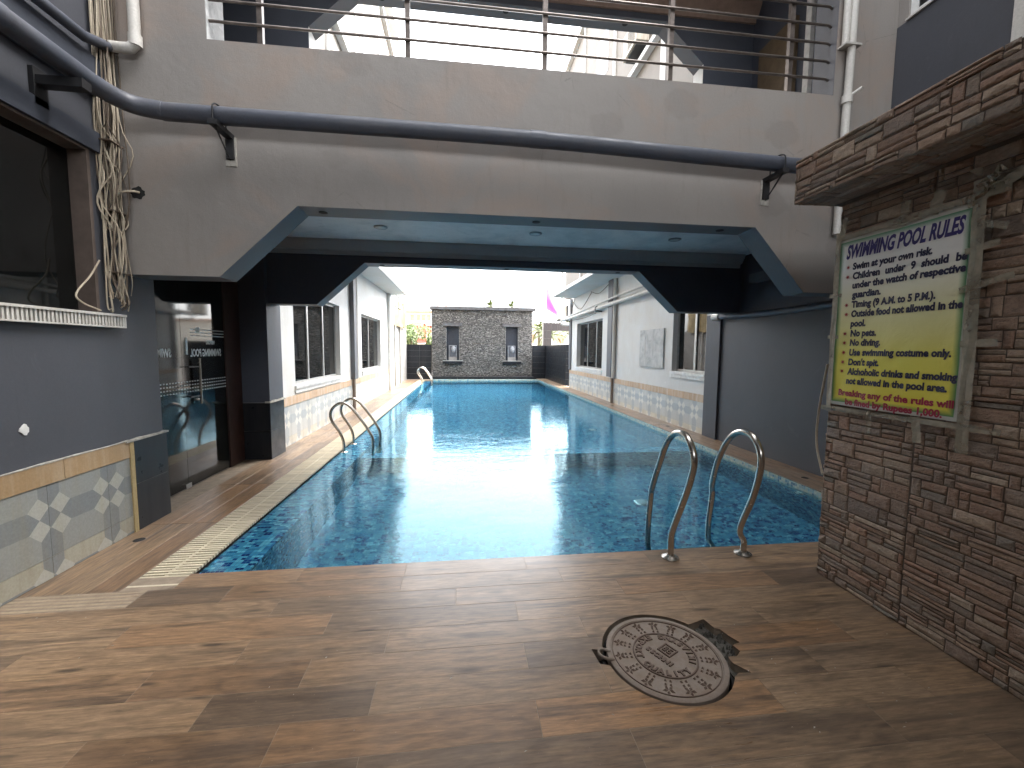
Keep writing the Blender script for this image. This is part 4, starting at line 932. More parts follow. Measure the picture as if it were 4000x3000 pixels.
window(RO, RX, -1, 6.8, 7.95, 1.10, 2.42, (7.3,), 0.10); window(RO, RX, -1, 12.2, 15.0, 0.90, 2.47, (13.1, 14.05), 0.12)
mb = MB(); mb.box(RX-0.10, RX-0.001, 11.16, 11.50, 0.76, 3.458); mb.build('drain_casing', 'soffit', RO)
mb = MB(); mb.tube([(RX-0.06, 11.06, 0.74), (RX-0.06, 11.06, 3.45)], 0.05, 10); mb.build('drain_pipe', 'whitepipe', RO, smooth=True)
mb = MB(); mb.tube([(RX-0.05, 11.15, 0.04), (RX-0.05, 11.15, 0.75)], 0.04, 8); mb.build('rusty_pipe', 'rust', RO)
MB().box(RX-0.05, RX-0.001, 15.72, 15.99, 0.75, 3.458).build('corner_strip', 'soffit', RO)
mb = MB(); mb.box(3.35, RX+0.2, 6.21, 15.6, 3.462, 3.57); mb.build('eave_slab', 'white', RO)
mb = MB(); mb.box(RX+0.001, RX+0.2, 6.21, YE, 3.572, 12.6); mb.build('upper_wall', 'cream', RO)
for z in (8.12, 12.45): MB().box(RX-0.14, RX+0.2, 6.21, YE+0.1, z, z+0.12).build('string_course', 'white', RO)
for y, wd in ((8.6, .25), (11.65, .12), (14.6, .1)): MB().box(RX-0.05, RX, y, y+wd, 3.58, 8.11).build('wall_strip', 'white', RO); MB().box(RX-0.05, RX, y, y+wd, 8.25, 12.44).build('wall_strip', 'white', RO)
for y0_, y1_ in ((9.3, 10.4), (12.3, 13.4)):
    for z in (4.4, 9.6): MB().box(RX-0.004, RX+0.02, y0_, y1_, z, z+1.3).build('upper_pane', 'winglass', RO)
def ac_unit(x, y, z, label):
    t = thing('ac_unit', label, 'air conditioner', (x, y, z)); MB().bbox(x-0.3, x, y-0.4, y+0.4, z, z+0.55, 0.01).build('casing', 'acwhite', t)
    m_ = MB(); 
    for k in range(9): m_.box(x-0.306, x-0.301, y-0.30, y+0.12, z+0.08+k*0.045, z+0.095+k*0.045)
    go_ = m_.build('grille', 'blackiron', t); MB().box(x-0.25, x, y-0.35, y+0.35, z-0.04, z-0.005).build('bracket', 'blackiron', t)
ac_unit(RX-0.02, 9.9, 8.45, 'dusty air conditioner unit on the upper right wall seen through the balcony opening')
t = thing('wall_board', 'scraped white square board fixed on the white wall between two windows', 'board', (RX, 8.86, 1.14)); MB().bbox(RX-0.03, RX-0.002, 8.28, 9.44, 1.14, 1.975, 0.002).build('panel', 'board', t)
mb = MB()
for y in (8.75, 9.15): mb.box(RX-0.034, RX-0.0305, y, y+0.012, 1.35, 1.85)
for z in (1.5, 1.72): mb.box(RX-0.034, RX-0.0305, 8.5, 9.2, z, z+0.012)
mb.build('adhesive_ridge', 'board', t)
# pipes on the right outer wall
t = thing('wall_pipe_run', 'pair of pale pipes running along the right outer wall above the windows', 'pipes', (RX-0.12, 9, 2.8))
MB().tube(smoothpath([(RX-0.13, 6.4, 2.88), (RX-0.13, 8.98, 2.805), (RX-0.13, 12, 2.77), (RX-0.14, 15.0, 2.715), (RX-0.2, 16.6, 2.69)], 5), 0.055, 12).build('large_pipe', 'whitepipe', t, smooth=True)
MB().tube(smoothpath([(RX-0.16, 6.4, 3.06), (RX-0.16, 8.98, 2.96), (RX-0.16, 11, 2.92), (RX-0.16, 15.0, 2.80), (RX-0.2, 16.6, 2.76)], 5), 0.03, 10).build('small_pipe', 'whitepipe', t, smooth=True)
for y, z in ((12.3, 2.66), (15.9, 2.60)): MB().box(RX-0.2, RX-0.002, y-0.02, y+0.02, z, z+0.04).build('bracket', 'blackiron', t); MB().tube(smoothpath([(RX-0.19, y, z), (RX-0.21, y, z+0.12), (RX-0.15, y, z+0.18)], 4), 0.012, 6).build('clamp', 'blackiron', t)
t = thing('downpipe', 'white downpipe hanging at the far corner of the right building', 'pipe', (4.0, 16.6, 2.5))
MB().tube([(3.99, 16.6, 7.5), (3.99, 16.6, 2.62), (3.99, 16.6, 2.56), (4.02, 16.58, 2.53), (4.15, 16.5, 2.52), (4.3, 16.4, 2.52)], 0.04, 10).build('pipe', 'whitepipe', t, smooth=True)
t = thing('hanging_wires', 'thin sagging wires under the right eave', 'wires', (RX, 14, 3.3))
for a in ((( RX-.05, 15.6, 3.36), (RX-.06, 14.4, 2.95), (RX-.05, 13.2, 3.36)), ((RX-.04, 13.3, 3.40), (RX-.1, 12.3, 3.22), (RX-.05, 11.4, 3.42)), ((RX-.05, 15.8, 3.3), (RX-.08, 15.6, 3.0), (RX-.05, 15.2, 3.4)), ((RX-.12, 12.5, 2.64), (RX-.14, 13.8, 2.58), (RX-.1, 15.6, 2.63))):
    MB().tube(smoothpath(a, 8), 0.011, 6).build('wire', 'cabledark', t, smooth=True)
t = thing('conduit_pipe', 'grey conduit running along the dark right wall under the bridge', 'pipe', (RX-0.06, 5, 2.05))
MB().tube(smoothpath([(RX-.05, 2.6, 2.06), (RX-.05, 3.9, 2.045), (RX-.05, 5.2, 2.03), (RX-.07, 6.33, 2.055)], 6), 0.042, 12).build('pipe', 'bluepipe', t, smooth=True)
MB().tube([(RX-.07, 6.33, 2.055), (RX-.07, 6.5, 2.06)], 0.055, 12).build('coupling', 'whitepipe', t, smooth=True)

# ================================================================ FEATURE WALL AND BLACK WALLS AT THE FAR END
FY = 20.9
FW = thing('water_feature_wall', 'grey split stone feature wall with two dark niches at the far pool end', 'wall', (1.0, FY, 0))
NI = [(-0.775, -0.144), (2.173, 2.803)]; NZ = (0.95, 2.63)
mb = MB(); slab_wall(mb, 'y', FY+0.001, FY+0.06, -1.48, 3.52, 0.145, 3.43, [(a, b, *NZ) for a, b in NI]); mb.box(-1.48, 3.52, FY+0.30, FY+0.42, 0.0, 3.43); mb.build('core', 'mortar', FW)
mb = MB(); mb.box(-1.56, 3.66, FY-0.18, FY+0.5, 3.44, 3.59); mb.build('cap_slab', 'slab', FW)
for k in range(4): MB().bbox(-1.5+k*1.2725, -1.5+(k+1)*1.2725-0.004, FY-0.30, FY+0.1, -0.03, 0.142, 0.003).build('plinth_tile', 'blacktile', FW)
chips = MB(); z = 0.147
while z < 3.43:
    h = random.choice([0.02, 0.026, 0.032]); x = -1.48-random.uniform(0, .05)
    while x < 3.52:
        wd = random.uniform(0.03, 0.085); a, b = max(x, -1.48), min(x+wd, 3.52); x += wd
        if b-a < 0.01: continue
        cz = z+h/2; cx_ = (a+b)/2
        if any(n0-0.01 < cx_ < n1+0.01 and NZ[0] < cz < NZ[1] for n0, n1 in NI): continue
        o_ = random.uniform(0.002, 0.028)
        chips.add([(a+.001, FY+.001, z+.001), (b-.001, FY+.001, z+.001), (b-.001, FY+.001, z+h-.001), (a+.001, FY+.001, z+h-.001), (a+.003, FY-o_, z+.003), (b-.003, FY-o_*random.uniform(.6, 1), z+.003), (b-.003, FY-o_*random.uniform(.6, 1), z+h-.003), (a+.003, FY-o_, z+h-.003)], [(4, 5, 6, 7), (0, 1, 5, 4), (1, 2, 6, 5), (2, 3, 7, 6), (3, 0, 4, 7)])
    z += h
co = chips.build('stone_chips', 'chip', FW); co['kind'] = 'stuff'
for i, (a, b) in enumerate(NI):
    m_ = MB(); m_.box(a-0.001, b+0.001, FY+0.20, FY+0.235, NZ[0], NZ[1]); nb = m_.build('niche', 'navyslab', FW)
    mb = MB(); mb.box(a-0.012, a, FY-0.012, FY+0.24, NZ[0], NZ[1]); MB().box(a-0.17, b+0.14, FY-0.10, FY+0.24, 2.64, 2.80).build('niche_lintel', 'slab', FW)
    mb.build('niche_side', 'alu', FW); MB().box(b, b+0.012, FY-0.012, FY+0.24, NZ[0], NZ[1]).build('niche_side', 'alu', FW)
    MB().box(a-0.17, b+0.17, FY-0.16, FY+0.24, 0.915, 0.948).build('niche_shelf', 'alu', FW); MB().box(a-0.16, b+0.16, FY-0.14, FY, 0.79, 0.913).build('shelf_front', 'blacktile', FW)
    cx_ = (a+b)/2+(-0.0 if i else 0.0)
    s_ = thing('carved_face_slab', 'carved face relief slab standing in the %s niche of the feature wall' % ('right' if i else 'left'), 'sculpture', (cx_, FY+0.1, 0.95), 'carved slabs in the niches')
    MB().box(cx_-0.20, cx_+0.20, FY+0.02, FY+0.2, 0.951, 1.12).build('base', 'concrete', s_); MB().bbox(cx_-0.19, cx_+0.19, FY+0.08, FY+0.16, 1.121, 1.70, .005).build('slab', 'carvedk', s_)
    fr_ = MB(); 
    for q in ((cx_-.19, cx_-.165, 1.13, 1.70), (cx_+.165, cx_+.19, 1.13, 1.70), (cx_-.165, cx_+.165, 1.67, 1.70)): fr_.box(q[0], q[1], FY+.06, FY+.08, q[2], q[3])
    fr_.build('frame', 'carve', s_)
    hd = MB(); seg, ringn = 16, 12; hx, hz = cx_+0.04, 1.50
    for j in range(ringn+1):
        ph = -pi/2+pi*j/ringn
        for k in range(seg):
            th = pi*k/(seg-1); rx, rz = 0.115, 0.17; x = rx*cos(ph)*cos(th); zz = rz*sin(ph); d_ = 0.07*cos(ph)*sin(th)
            nose = 0.035*math.exp(-((x/0.022)**2+((zz+0.01)/0.05)**2)); eye = -0.02*sum(math.exp(-(((x-e)/0.022)**2+((zz-0.045)/0.018)**2)) for e in (-.045, .045)); mouth = 0.014*math.exp(-((x/0.035)**2+((zz+0.085)/0.012)**2))
            chin = 1-0.25*max(0, -zz/rz); hd.v.append((hx+x*chin, FY+0.085-d_-nose-eye-mouth, hz+zz))
    for j in range(ringn):
        for k in range(seg-1): q = j*seg+k; hd.f.append([q, q+1, q+seg+1, q+seg]); hd.mi.append(0)
    hd.build('face', 'carve', s_, smooth=True)
MB().box(0.56, 1.63, FY-0.03, FY+0.02, 1.785, 1.80).build('water_slot', 'rust', FW)
def tiled_wall(name, label, x0, x1, y0, y1, z0, z1, tw, th, mat='blacktile', face='y', cat='wall'):
    """core with proud tiles on its viewer face"""
    t = thing(name, label, cat, ((x0+x1)/2, (y0+y1)/2, z0)); MB().box(x0+.004, x1-.004, y0+.004, y1-.004, z0, z1-.004).build('core', 'tilejoint', t)
    u0_, u1_ = (x0, x1) if face == 'y' else (y0, y1); nz = max(1, round((z1-z0)/th)); nu_ = max(1, round((u1_-u0_)/tw))
    for j in range(nz):
        for i in range(nu_):
            a, b = u0_+(u1_-u0_)*i/nu_+.003, u0_+(u1_-u0_)*(i+1)/nu_-.003; c, d = z0+(z1-z0)*j/nz+.003, z0+(z1-z0)*(j+1)/nz-.003
            if face == 'y': MB().box(a, b, y0-.006, y0+.003, c, d).build('tile', mat, t)
            else: MB().box(x0-.006, x0+.003, a, b, c, d).build('tile', mat, t)
    return t
tiled_wall('black_tiled_wall', 'low black tiled wall left of the stone feature wall', -3.25, -1.50, FY+0.05, FY+0.25, 0.0, 1.72, 0.6, 0.30)
tiled_wall('black_tiled_wall', 'narrow black tiled wall right of the stone feature wall', 3.54, 4.24, FY+0.05, FY+0.25, 0.0, 1.73, 0.6, 0.30)
tw = tiled_wall('black_side_wall', 'low black tiled side wall standing beyond the right building, parallel to the pool', 4.24, 4.46, 16.75, FY+0.24, 0.0, 1.74, 0.9, 0.29, face='x')
for j in range(6): MB().box(4.242, 4.458, 16.744, 16.753, 0.003+j*0.29, 0.287+j*0.29).build('tile', 'blacktile', tw)
fr = thing('black_tiled_frame', 'dark tiled open frame structure standing beyond the right wall', 'frame', (5.0, 23, 0))
for a, b, c, d in ((4.5, 4.98, 0.0, 3.02), (4.98, 6.6, 2.58, 3.02)): MB().box(a+.004, b-.004, 23.004, 23.3, c, d-.004).build('core', 'tilejoint', fr)
for j in range(7): MB().box(4.503, 4.977, 22.995, 23.003, j*0.43+.003, (j+1)*0.43-.003).build('tile', 'blacktile2', fr)
for i in range(5): MB().box(4.98+i*.32+.003, 4.98+(i+1)*.32-.003, 22.995, 23.003, 2.583, 3.01).build('tile', 'blacktile2', fr)

# ================================================================ SMALL THINGS IN AND AROUND THE PASSAGE
for i, x in enumerate((-0.95, 0.90, 2.71)):
    t = thing('downlight', '%s round recessed ceiling lamp under the bridge, switched off' % ('leftmost', 'middle', 'rightmost')[i], 'ceiling lamp', (x, 5.18, 2.93), 'recessed lamps in the blue ceiling')
    MB().lathe([(0.030, -0.004), (0.062, -0.018), (0.078, -0.012), (0.080, -0.001)], x, 5.18, 2.93, 24).build('ring', 'lampring', t, smooth=True); MB().lathe([(0.001, -0.024), (0.035, -0.022), (0.056, -0.016)], x, 5.18, 2.93, 20).build('diffuser', 'lamp', t, smooth=True)
for i, (x, y, z, lb) in enumerate(((-2.50, 3.45, 0, 'open round drain hole in the left deck beside the black tiled pilaster foot'), (3.965, 4.30, 0.04, 'open round drain hole in the right deck near the stone wall'), (-2.50, 8.87, 0, 'small round drain hole in the left deck past the bridge'), (3.98, 7.6, 0.04, 'small round drain hole in the right deck past the pilaster'), (3.98, 10.6, 0.04, 'distant round drain hole in the right deck by the white wall'))):
    t = thing('floor_drain', lb, 'drain', (x, y, z), 'round floor drains'); MB().lathe([(0.036, 0.0008), (0.036, 0.0016)], x, y, z, 20).build('hole', 'dark', t)
    m_ = MB(); seg = 20
    for k in range(seg):
        a = 2*pi*k/seg; b = 2*pi*(k+1)/seg; m_.add([(x+.036*cos(a), y+.036*sin(a), z+.0018), (x+.036*cos(b), y+.036*sin(b), z+.0018), (x+.040*cos(b), y+.040*sin(b), z+.0006), (x+.040*cos(a), y+.040*sin(a), z+.0006)], [(0, 1, 2, 3)])
    m_.build('rim', 'blackiron', t)
# big blue grey pipe round the corner
t = thing('large_drain_pipe', 'large blue grey pipe turning the corner and crossing the beige bridge front', 'pipe', (0, 3.48, 3.2))
MB().tube(smoothpath([(-2.44, -3.0, 3.24), (-2.44, 0.5, 3.24), (-2.44, 2.0, 3.245), (-2.44, 3.0, 3.245), (-2.43, 3.25, 3.24), (-2.36, 3.43, 3.235), (-2.2, 3.49, 3.23), (-1.9, 3.5, 3.225), (0.4, 3.5, 3.215), (2.0, 3.5, 3.17), (2.85, 3.5, 3.145), (3.9, 3.5, 3.12)], 8), 0.062, 18).build('pipe', 'bluepipe', t, smooth=True)
MB().tube([(0.55, 3.5, 3.2138), (0.68, 3.5, 3.2125)], 0.066, 18).build('coupling', 'bluepipe', t, smooth=True)
MB().tube([(-2.44, 2.55, 3.245), (-2.44, 2.67, 3.245)], 0.066, 18).build('coupling', 'bluepipe', t, smooth=True)
for x, z in ((-1.80, 3.12), (2.76, 3.04)):
    b = MB(); b.box(x-.028, x+.028, 3.40, 3.649, z, z+.035); b.box(x-.028, x+.028, 3.62, 3.649, z-.15, z); b.add([(x, 3.42, z), (x, 3.62, z-.16), (x, 3.64, z-.16), (x, 3.46, z)], [(0, 1, 2, 3)]); b.tube(smoothpath([(x, 3.41, z+.03), (x, 3.418, z+.14), (x, 3.50, z+.175), (x, 3.58, z+.14), (x, 3.59, z+.03)], 4), 0.006, 6); b.build('bracket', 'blackiron', t)
    MB().box(x-.04, x+.04, 3.640, 3.6495, z-.2, z+.02).build('bracket_patch', 'cement', t)
b = MB(); b.box(WX+.001, -2.36, 3.05, 3.12, 3.12, 3.175); b.box(WX+.001, WX+.03, 3.04, 3.13, 3.0, 3.22); b.build('bracket', 'blackiron', t)
t = thing('white_downpipe', 'white pipe coming down the corner with an elbow turning left above the big pipe', 'pipe', (-2.4, 3.58, 3.7))
MB().tube([(-2.405, 3.595, 8.0), (-2.405, 3.595, 3.78), (-2.41, 3.592, 3.735), (-2.435, 3.59, 3.705), (-2.5, 3.585, 3.70), (-2.60, 3.575, 3.70)], 0.037, 14).build('pipe', 'whitepipe', t, smooth=True)
MB().tube([(-2.405, 3.595, 3.80), (-2.405, 3.595, 3.72)], 0.043, 14).build('elbow_collar', 'whitepipe', t, smooth=True)
t = thing('upper_wall_pipe', 'thinner dark pipe running along the left wall above the large pipe', 'pipe', (-2.56, 2, 3.6))
MB().tube([(-2.56, -3, 3.60), (-2.56, 3.0, 3.60), (-2.56, 3.35, 3.61), (-2.565, 3.55, 3.68), (-2.58, 3.575, 3.70)], 0.035, 12).build('pipe', 'bluepipe', t, smooth=True)
MB().box(WX+.001, -2.60, -3, 3.56, 3.30, 3.56).build('pipe_shadow_band', 'navy', t)  # dark box standing in for the shadow between the two pipes
t = thing('right_downpipe', 'white downpipe with a clamp at the right end of the bridge front', 'pipe', (3.48, 3.6, 3.4))
MB().tube([(3.50, 3.60, 8.0), (3.495, 3.60, 4.25), (3.48, 3.60, 3.2), (3.475, 3.60, 2.6)], 0.032, 14).build('pipe', 'whitepipe', t, smooth=True); MB().tube([(3.445, 3.61, 8.0), (3.44, 3.61, 4.26)], 0.03, 12).build('second_pipe', 'whitepipe', t, smooth=True)
MB().tube([(3.485, 3.60, 3.76), (3.487, 3.60, 3.83)], 0.042, 14).build('clamp', 'whitepipe', t, smooth=True); MB().tube([(3.50, 3.58, 3.82), (3.55, 3.52, 3.86)], 0.014, 8).build('clamp_bolt', 'whitepipe', t); MB().box(3.40, 3.56, 3.56, 3.645, 4.245, 4.262).build('clamp_plate', 'whitepipe', t)
# cable bundle in the corner
t = thing('cable_bundle', 'tangled bundle of dusty cables hanging down the corner of the left wall', 'cables', (-2.6, 3.55, 1.75))
random.seed(21)
for k in range(34):
    bx, by = random.uniform(-2.640, -2.565), random.uniform(3.50, 3.635); am = 0.012 if k < 18 else 0.04; zend = random.uniform(1.76, 1.9) if k < 22 else random.uniform(2.3, 2.6)
    pts = []; z = 8.0
    while z > zend:
        s_ = 0.4 if z > 3.6 else 1.0
        sp = 0 if z > 3 else min(1, (3-z))*0.5
        pts.append((min(bx+random.uniform(-am, am)*s_*2+sp*random.uniform(0, .05), -2.50), by-sp*0.06+random.uniform(-am, am)*s_, z)); z -= random.uniform(0.16, 0.3) if z < 4 else 0.8
    pts.append((bx, by, zend)); pts = [(max(p[0], WX+0.01), min(p[1], 3.64), p[2]) for p in pts]
    MB().tube(smoothpath(pts, 4), random.choice([0.003, 0.004, 0.005, 0.0065]), 6).build('cable', 'cable' if random.random() < 0.62 else 'cabledark', t, smooth=True)
MB().tube(smoothpath([(-2.60, 3.40, 2.12), (-2.62, 3.34, 2.0), (-2.62, 3.22, 1.86), (-2.60, 3.24, 1.80), (-2.60, 3.38, 1.76)], 6), 0.006, 6).build('cable', 'cable', t, smooth=True)
MB().tube(smoothpath([(-2.62, 3.56, 2.60), (-2.56, 3.58, 2.66), (-2.50, 3.60, 2.68), (-2.48, 3.65, 2.69)], 6), 0.009, 6).build('cable', 'cable', t, smooth=True)
mb = MB()
for z in (3.68, 3.0, 2.5, 2.05): mb.box(-2.645, -2.55, 3.49, 3.635, z, z+0.008)
mb.build('cable_tie', 'cabledark', t)
MB().lathe([(0.001, 0), (0.045, 0), (0.048, 0.002)], 0, 0, 0, 20)
hole = MB(); seg = 18
hole.v = [(-2.49+0.05*cos(2*pi*k/seg)*(1+.15*sin(k*2.3)), 3.6475, 2.685+0.047*sin(2*pi*k/seg)*(1+.15*cos(k*1.7))) for k in range(seg)]; hole.f = [list(range(seg))]; hole.mi = [0]
hole.build('cable_hole', 'dark', BR)
# submerged fittings
for x, y, lb in ((2.2, 4.75, 'round pale underwater pool lamp on the pool floor right of the bright reflection'), (3.05, 9.4, 'round underwater pool lamp on the far pool floor near the right wall')):
    pz_ = PD if y < 6 else -1.65; t = thing('underwater_lamp', lb, 'pool lamp', (x, y, pz_), 'underwater lamps'); MB().lathe([(0.075, 0.001), (0.07, 0.03), (0.05, 0.045), (0.001, 0.05)], x, y, pz_, 24).build('lens', 'whiteframe', t, smooth=True)
    MB().lathe([(0.09, 0.001), (0.09, 0.015), (0.075, 0.018)], x, y, pz_, 24).build('ring', 'steel', t, smooth=True)
t = thing('wall_inlet', 'small round inlet fitting in the right pool wall near the ladder', 'inlet', (3.74, 4.1, -0.2))
MB().tube([(3.749, 4.12, -0.16), (3.72, 4.12, -0.16)], [0.055, 0.045], 16).build('flange', 'steel', t, smooth=True); MB().tube([(3.735, 4.12, -0.16), (3.71, 4.12, -0.16)], 0.02, 12).build('nozzle', 'whiteframe', t, smooth=True)

# ================================================================ MANHOLE
MC = Vector((1.0, 1.845)); MRr = 0.286; ZT = -0.002
MH = thing('manhole_cover', 'rusty round cast iron manhole cover with star reliefs and raised lettering in the deck', 'manhole cover', (MC.x, MC.y, 0))
mb = MB().box(0.60, 1.46, 1.50, 2.2, -0.14, -0.13); mb.box(0.60, 0.61, 1.5, 2.2, -0.13, -0.004); mb.box(1.45, 1.46, 1.5, 2.2, -0.13, -0.004); mb.box(0.61, 1.45, 1.5, 1.51, -0.13, -0.004); mb.box(0.61, 1.45, 2.19, 2.2, -0.13, -0.004); mb.build('pit', 'dark', MH)
MB().lathe([(0.294, -0.08), (0.296, -0.05), (0.310, -0.05), (0.312, -0.08)], MC.x, MC.y, 0, 64).build('seat_ring', 'dark', MH)
MB().lathe([(MRr-.01, -0.05), (MRr, -0.045), (MRr, ZT-0.003), (MRr-.004, ZT), (MRr-.022, ZT), (MRr-.026, ZT-.005), (0.001, ZT-.005)], MC.x, MC.y, 0, 72).build('plate', 'rust', MH, smooth=True)
def ring(r0, r1, z0, z1, name):
    MB().lathe([(r0, z0), (r0+.001, z1), (r1-.001, z1), (r1, z0)], MC.x, MC.y, 0, 64).build(name, 'rustdark', MH, smooth=True)
def annulus(r0, r1, z0, z1):
    m_ = MB(); seg = 72; pr_ = [(r0, z0), (r0+.001, z1), (r1-.001, z1), (r1, z0)]
    for a_ in range(3):
        for k in range(seg):
            t0, t1 = 2*pi*k/seg, 2*pi*(k+1)/seg; (ra, za), (rb, zb) = pr_[a_], pr_[a_+1]
            m_.add([(MC.x+ra*cos(t0), MC.y+ra*sin(t0), za), (MC.x+ra*cos(t1), MC.y+ra*sin(t1), za), (MC.x+rb*cos(t1), MC.y+rb*sin(t1), zb), (MC.x+rb*cos(t0), MC.y+rb*sin(t0), zb)], [(0, 1, 2, 3)])
    return m_
annulus(0.147, 0.155, ZT-.006, ZT+.001).build('inner_ring', 'rustdark', MH); annulus(0.252, 0.257, ZT-.006, ZT).build('outer_ring', 'rustdark', MH)
stars = MB()
def petal(cx_, cy_, a, L_, w_, z=ZT+.004):
    d = Vector((cos(a), sin(a))); n_ = Vector((-d.y, d.x)); c_ = Vector((cx_, cy_)); p = [c_, c_+d*L_*.5+n_*w_, c_+d*L_, c_+d*L_*.5-n_*w_, c_+d*L_*.5]
    stars.add([(q.x, q.y, ZT-.006) for q in p[:4]]+[(p[4].x, p[4].y, z)], [(0, 1, 4), (1, 2, 4), (2, 3, 4), (3, 0, 4)])
for k in range(15):
    a0 = 2*pi*(k+.3)/15
    sx_, sy_ = MC.x+.224*cos(a0), MC.y+.224*sin(a0)
    for j in range(5): petal(sx_, sy_, a0+2*pi*j/5, .031, .0085)
    fx, fy = MC.x+.182*cos(a0), MC.y+.182*sin(a0)
    for j in range(4): petal(fx+.007*cos(a0+pi/4+j*pi/2), fy+.007*sin(a0+pi/4+j*pi/2), a0+pi/4+j*pi/2, .018, .009)
stars.build('relief', 'rustdark', MH)['kind'] = 'stuff'
def arc_text(body, rad, a_start, size, ccw=True):
    mb = MB(); a = a_start
    for ch_ in body:
        if ch_ == ' ': a += 0.16; continue
        t = text_mesh(ch_, size, 0.0022, 0, 1, 1, 0.0045, 'CENTER')
        ang = a+pi/2      # tops towards the centre, read counter clockwise
        ca, sa = cos(ang), sin(ang); cx_, cy_ = MC.x+rad*cos(a), MC.y+rad*sin(a)
        mb.add([(cx_+v[0]*ca-v[1]*sa, cy_+v[0]*sa+v[1]*ca, ZT-.003+v[2]) for v in t[0]], t[1]); a += 0.262
    mb.build('raised_lettering', 'rustdark', MH)
arc_text('QUALITY', 0.140, radians(205), 0.042); arc_text('IKIASYNG', 0.140, radians(-32), 0.042); arc_text('EXPORT', 0.140, radians(102), 0.042)
mb = MB(); 
for k, ch_ in enumerate('INHOSS'):
    t = text_mesh(ch_, 0.038, 0.002, 0, 1, 1, 0.0045, 'CENTER'); ang = radians(118); ca, sa = cos(ang), sin(ang); px_, py_ = MC.x-.022+(k-2.5)*.026*ca, MC.y-.005+(k-2.5)*.026*sa
    mb.add([(px_+v[0]*ca-v[1]*sa, py_+v[0]*sa+v[1]*ca, ZT-.003+v[2]) for v in t[0]], t[1])
mb.build('raised_lettering', 'rustdark', MH)
mb = MB(); ang = radians(118); e1 = Vector((cos(ang), sin(ang))); e2 = Vector((sin(ang), -cos(ang))); cc = MC+e2*0.035+e1*0.01
def bar(a, b, c, d): mb.add([((cc+e1*p+e2*q).x, (cc+e1*p+e2*q).y, zz) for zz in (ZT-.006, ZT+.002) for p, q in ((a, c), (b, c), (b, d), (a, d))], [(4, 5, 6, 7), (0, 1, 5, 4), (1, 2, 6, 5), (2, 3, 7, 6), (3, 0, 4, 7)])
s_ = .036
for q in ((-s_, s_, -s_, -s_+.006), (-s_, s_, s_-.006, s_), (-s_, -s_+.006, -s_+.006, s_-.006), (s_-.006, s_, -s_+.006, s_-.006), (-.022, -.004, -.018, -.013), (-.022, -.017, -.013, 0), (-.017, -.004, -.003, .002), (-.009, -.004, .002, .018), (-.022, -.009, .013, .018), (.004, .009, -.018, .018), (.009, .022, -.018, -.013), (.017, .022, -.013, .002), (.009, .017, -.003, .002), (.013, .019, .004, .018)): bar(*q)
mb.build('maker_mark', 'rustdark', MH)
hp = [(0.735, 1.895, -.004), (0.700, 1.900, .006), (0.672, 1.885, .010), (0.672, 1.855, .010), (0.700, 1.835, .006), (0.735, 1.838, -.004)]
MB().tube(smoothpath(hp, 5), 0.0075, 10).build('lifting_ring', 'rust', MH, smooth=True)
rbm = MB(); random.seed(5)
for k in range(70):
    x, y = 1.30+random.uniform(0, .14), 1.72+random.uniform(0, .36); s_ = random.uniform(.008, .03)
    if (x-MC.x)**2+(y-MC.y)**2 < .315**2: continue
    q = [(x+s_*cos(a)*random.uniform(.5, 1), y+s_*sin(a)*random.uniform(.5, 1)) for a in (0, 1.3, 2.6, 3.9, 5.2)]
    rbm.add([(a, b, -.045) for a, b in q]+[(x, y, -.018+random.uniform(-.008, .01))], [(i, (i+1) % 5, 5) for i in range(5)])
ro = rbm.build('broken_cement', 'rubble', MH); ro['kind'] = 'stuff'
MB().box(1.28, 1.44, 1.52, 2.18, -0.06, -0.04).build('cement_bed', 'rubble', MH)

# ================================================================ BEYOND THE WALLS
t = thing('pennant_flag', 'pink violet triangular pennant hanging from a thin pole beyond the right wall', 'flag', (4.46, 22, 0)); MB().tube([(4.47, 22, 0), (4.46, 22, 4.93)], 0.012, 8).build('pole', 'blackiron', t)
fl = MB(); n = 14
for i in range(n+1):
    for j in range(n+1):
        s_, q = i/n, j/n; top = Vector((4.46, 22, 4.88)); bot = Vector((4.47, 22, 3.66)); tip = Vector((5.42, 22.05, 3.08)); 
        a = top.lerp(tip, s_); a += Vector((-0.04*sin(pi*s_), 0, -.06*sin(pi*s_))); b = bot.lerp(tip, s_); p = b.lerp(a, q); p.y += 0.06*sin(s_*9+q*3)*s_+.03*sin(q*8); fl.v.append(tuple(p))
for i in range(n):
    for j in range(n): a = i*(n+1)+j; fl.f.append([a, a+1, a+n+2, a+n+1]); fl.mi.append(0)
fl.build('cloth', 'flag', t, smooth=True)
t = thing('wall_signbox', 'small pale box sign hanging under the end of the right eave', 'sign', (4.2, 17, 2.9)); MB().bbox(4.02, 4.30, 17.0, 17.6, 2.78, 3.32, .01).build('casing', 'acwhite', t); MB().box(4.305, 4.36, 16.95, 17.5, 2.85, 3.35).build('side_panel', 'blackiron', t); MB().box(4.02, 4.4, 17.0, 17.6, 2.72, 2.77).build('shelf', 'blackiron', t)
t = thing('plastic_sheet', 'yellowed translucent plastic sheet hanging from arms past the left building', 'sheet', (-2.5, 18, 2.4)); sh = MB(); n = 26
for i in range(n+1):
    y = 16.3+3.5*i/n; xx = -2.58+0.05*sin(i*1.7)+0.03*sin(i*4.1)
    for j in range(5): sh.v.append((xx+.02*sin(j*2+i), y, 2.42-.04*sin(i*.9)+j*(0.30)*(1 if j < 4 else 0.85)))
for i in range(n):
    for j in range(4): a = i*5+j; sh.f.append([a, a+1, a+6, a+5]); sh.mi.append(0)
sh.build('sheet', 'tarp', t, smooth=True)
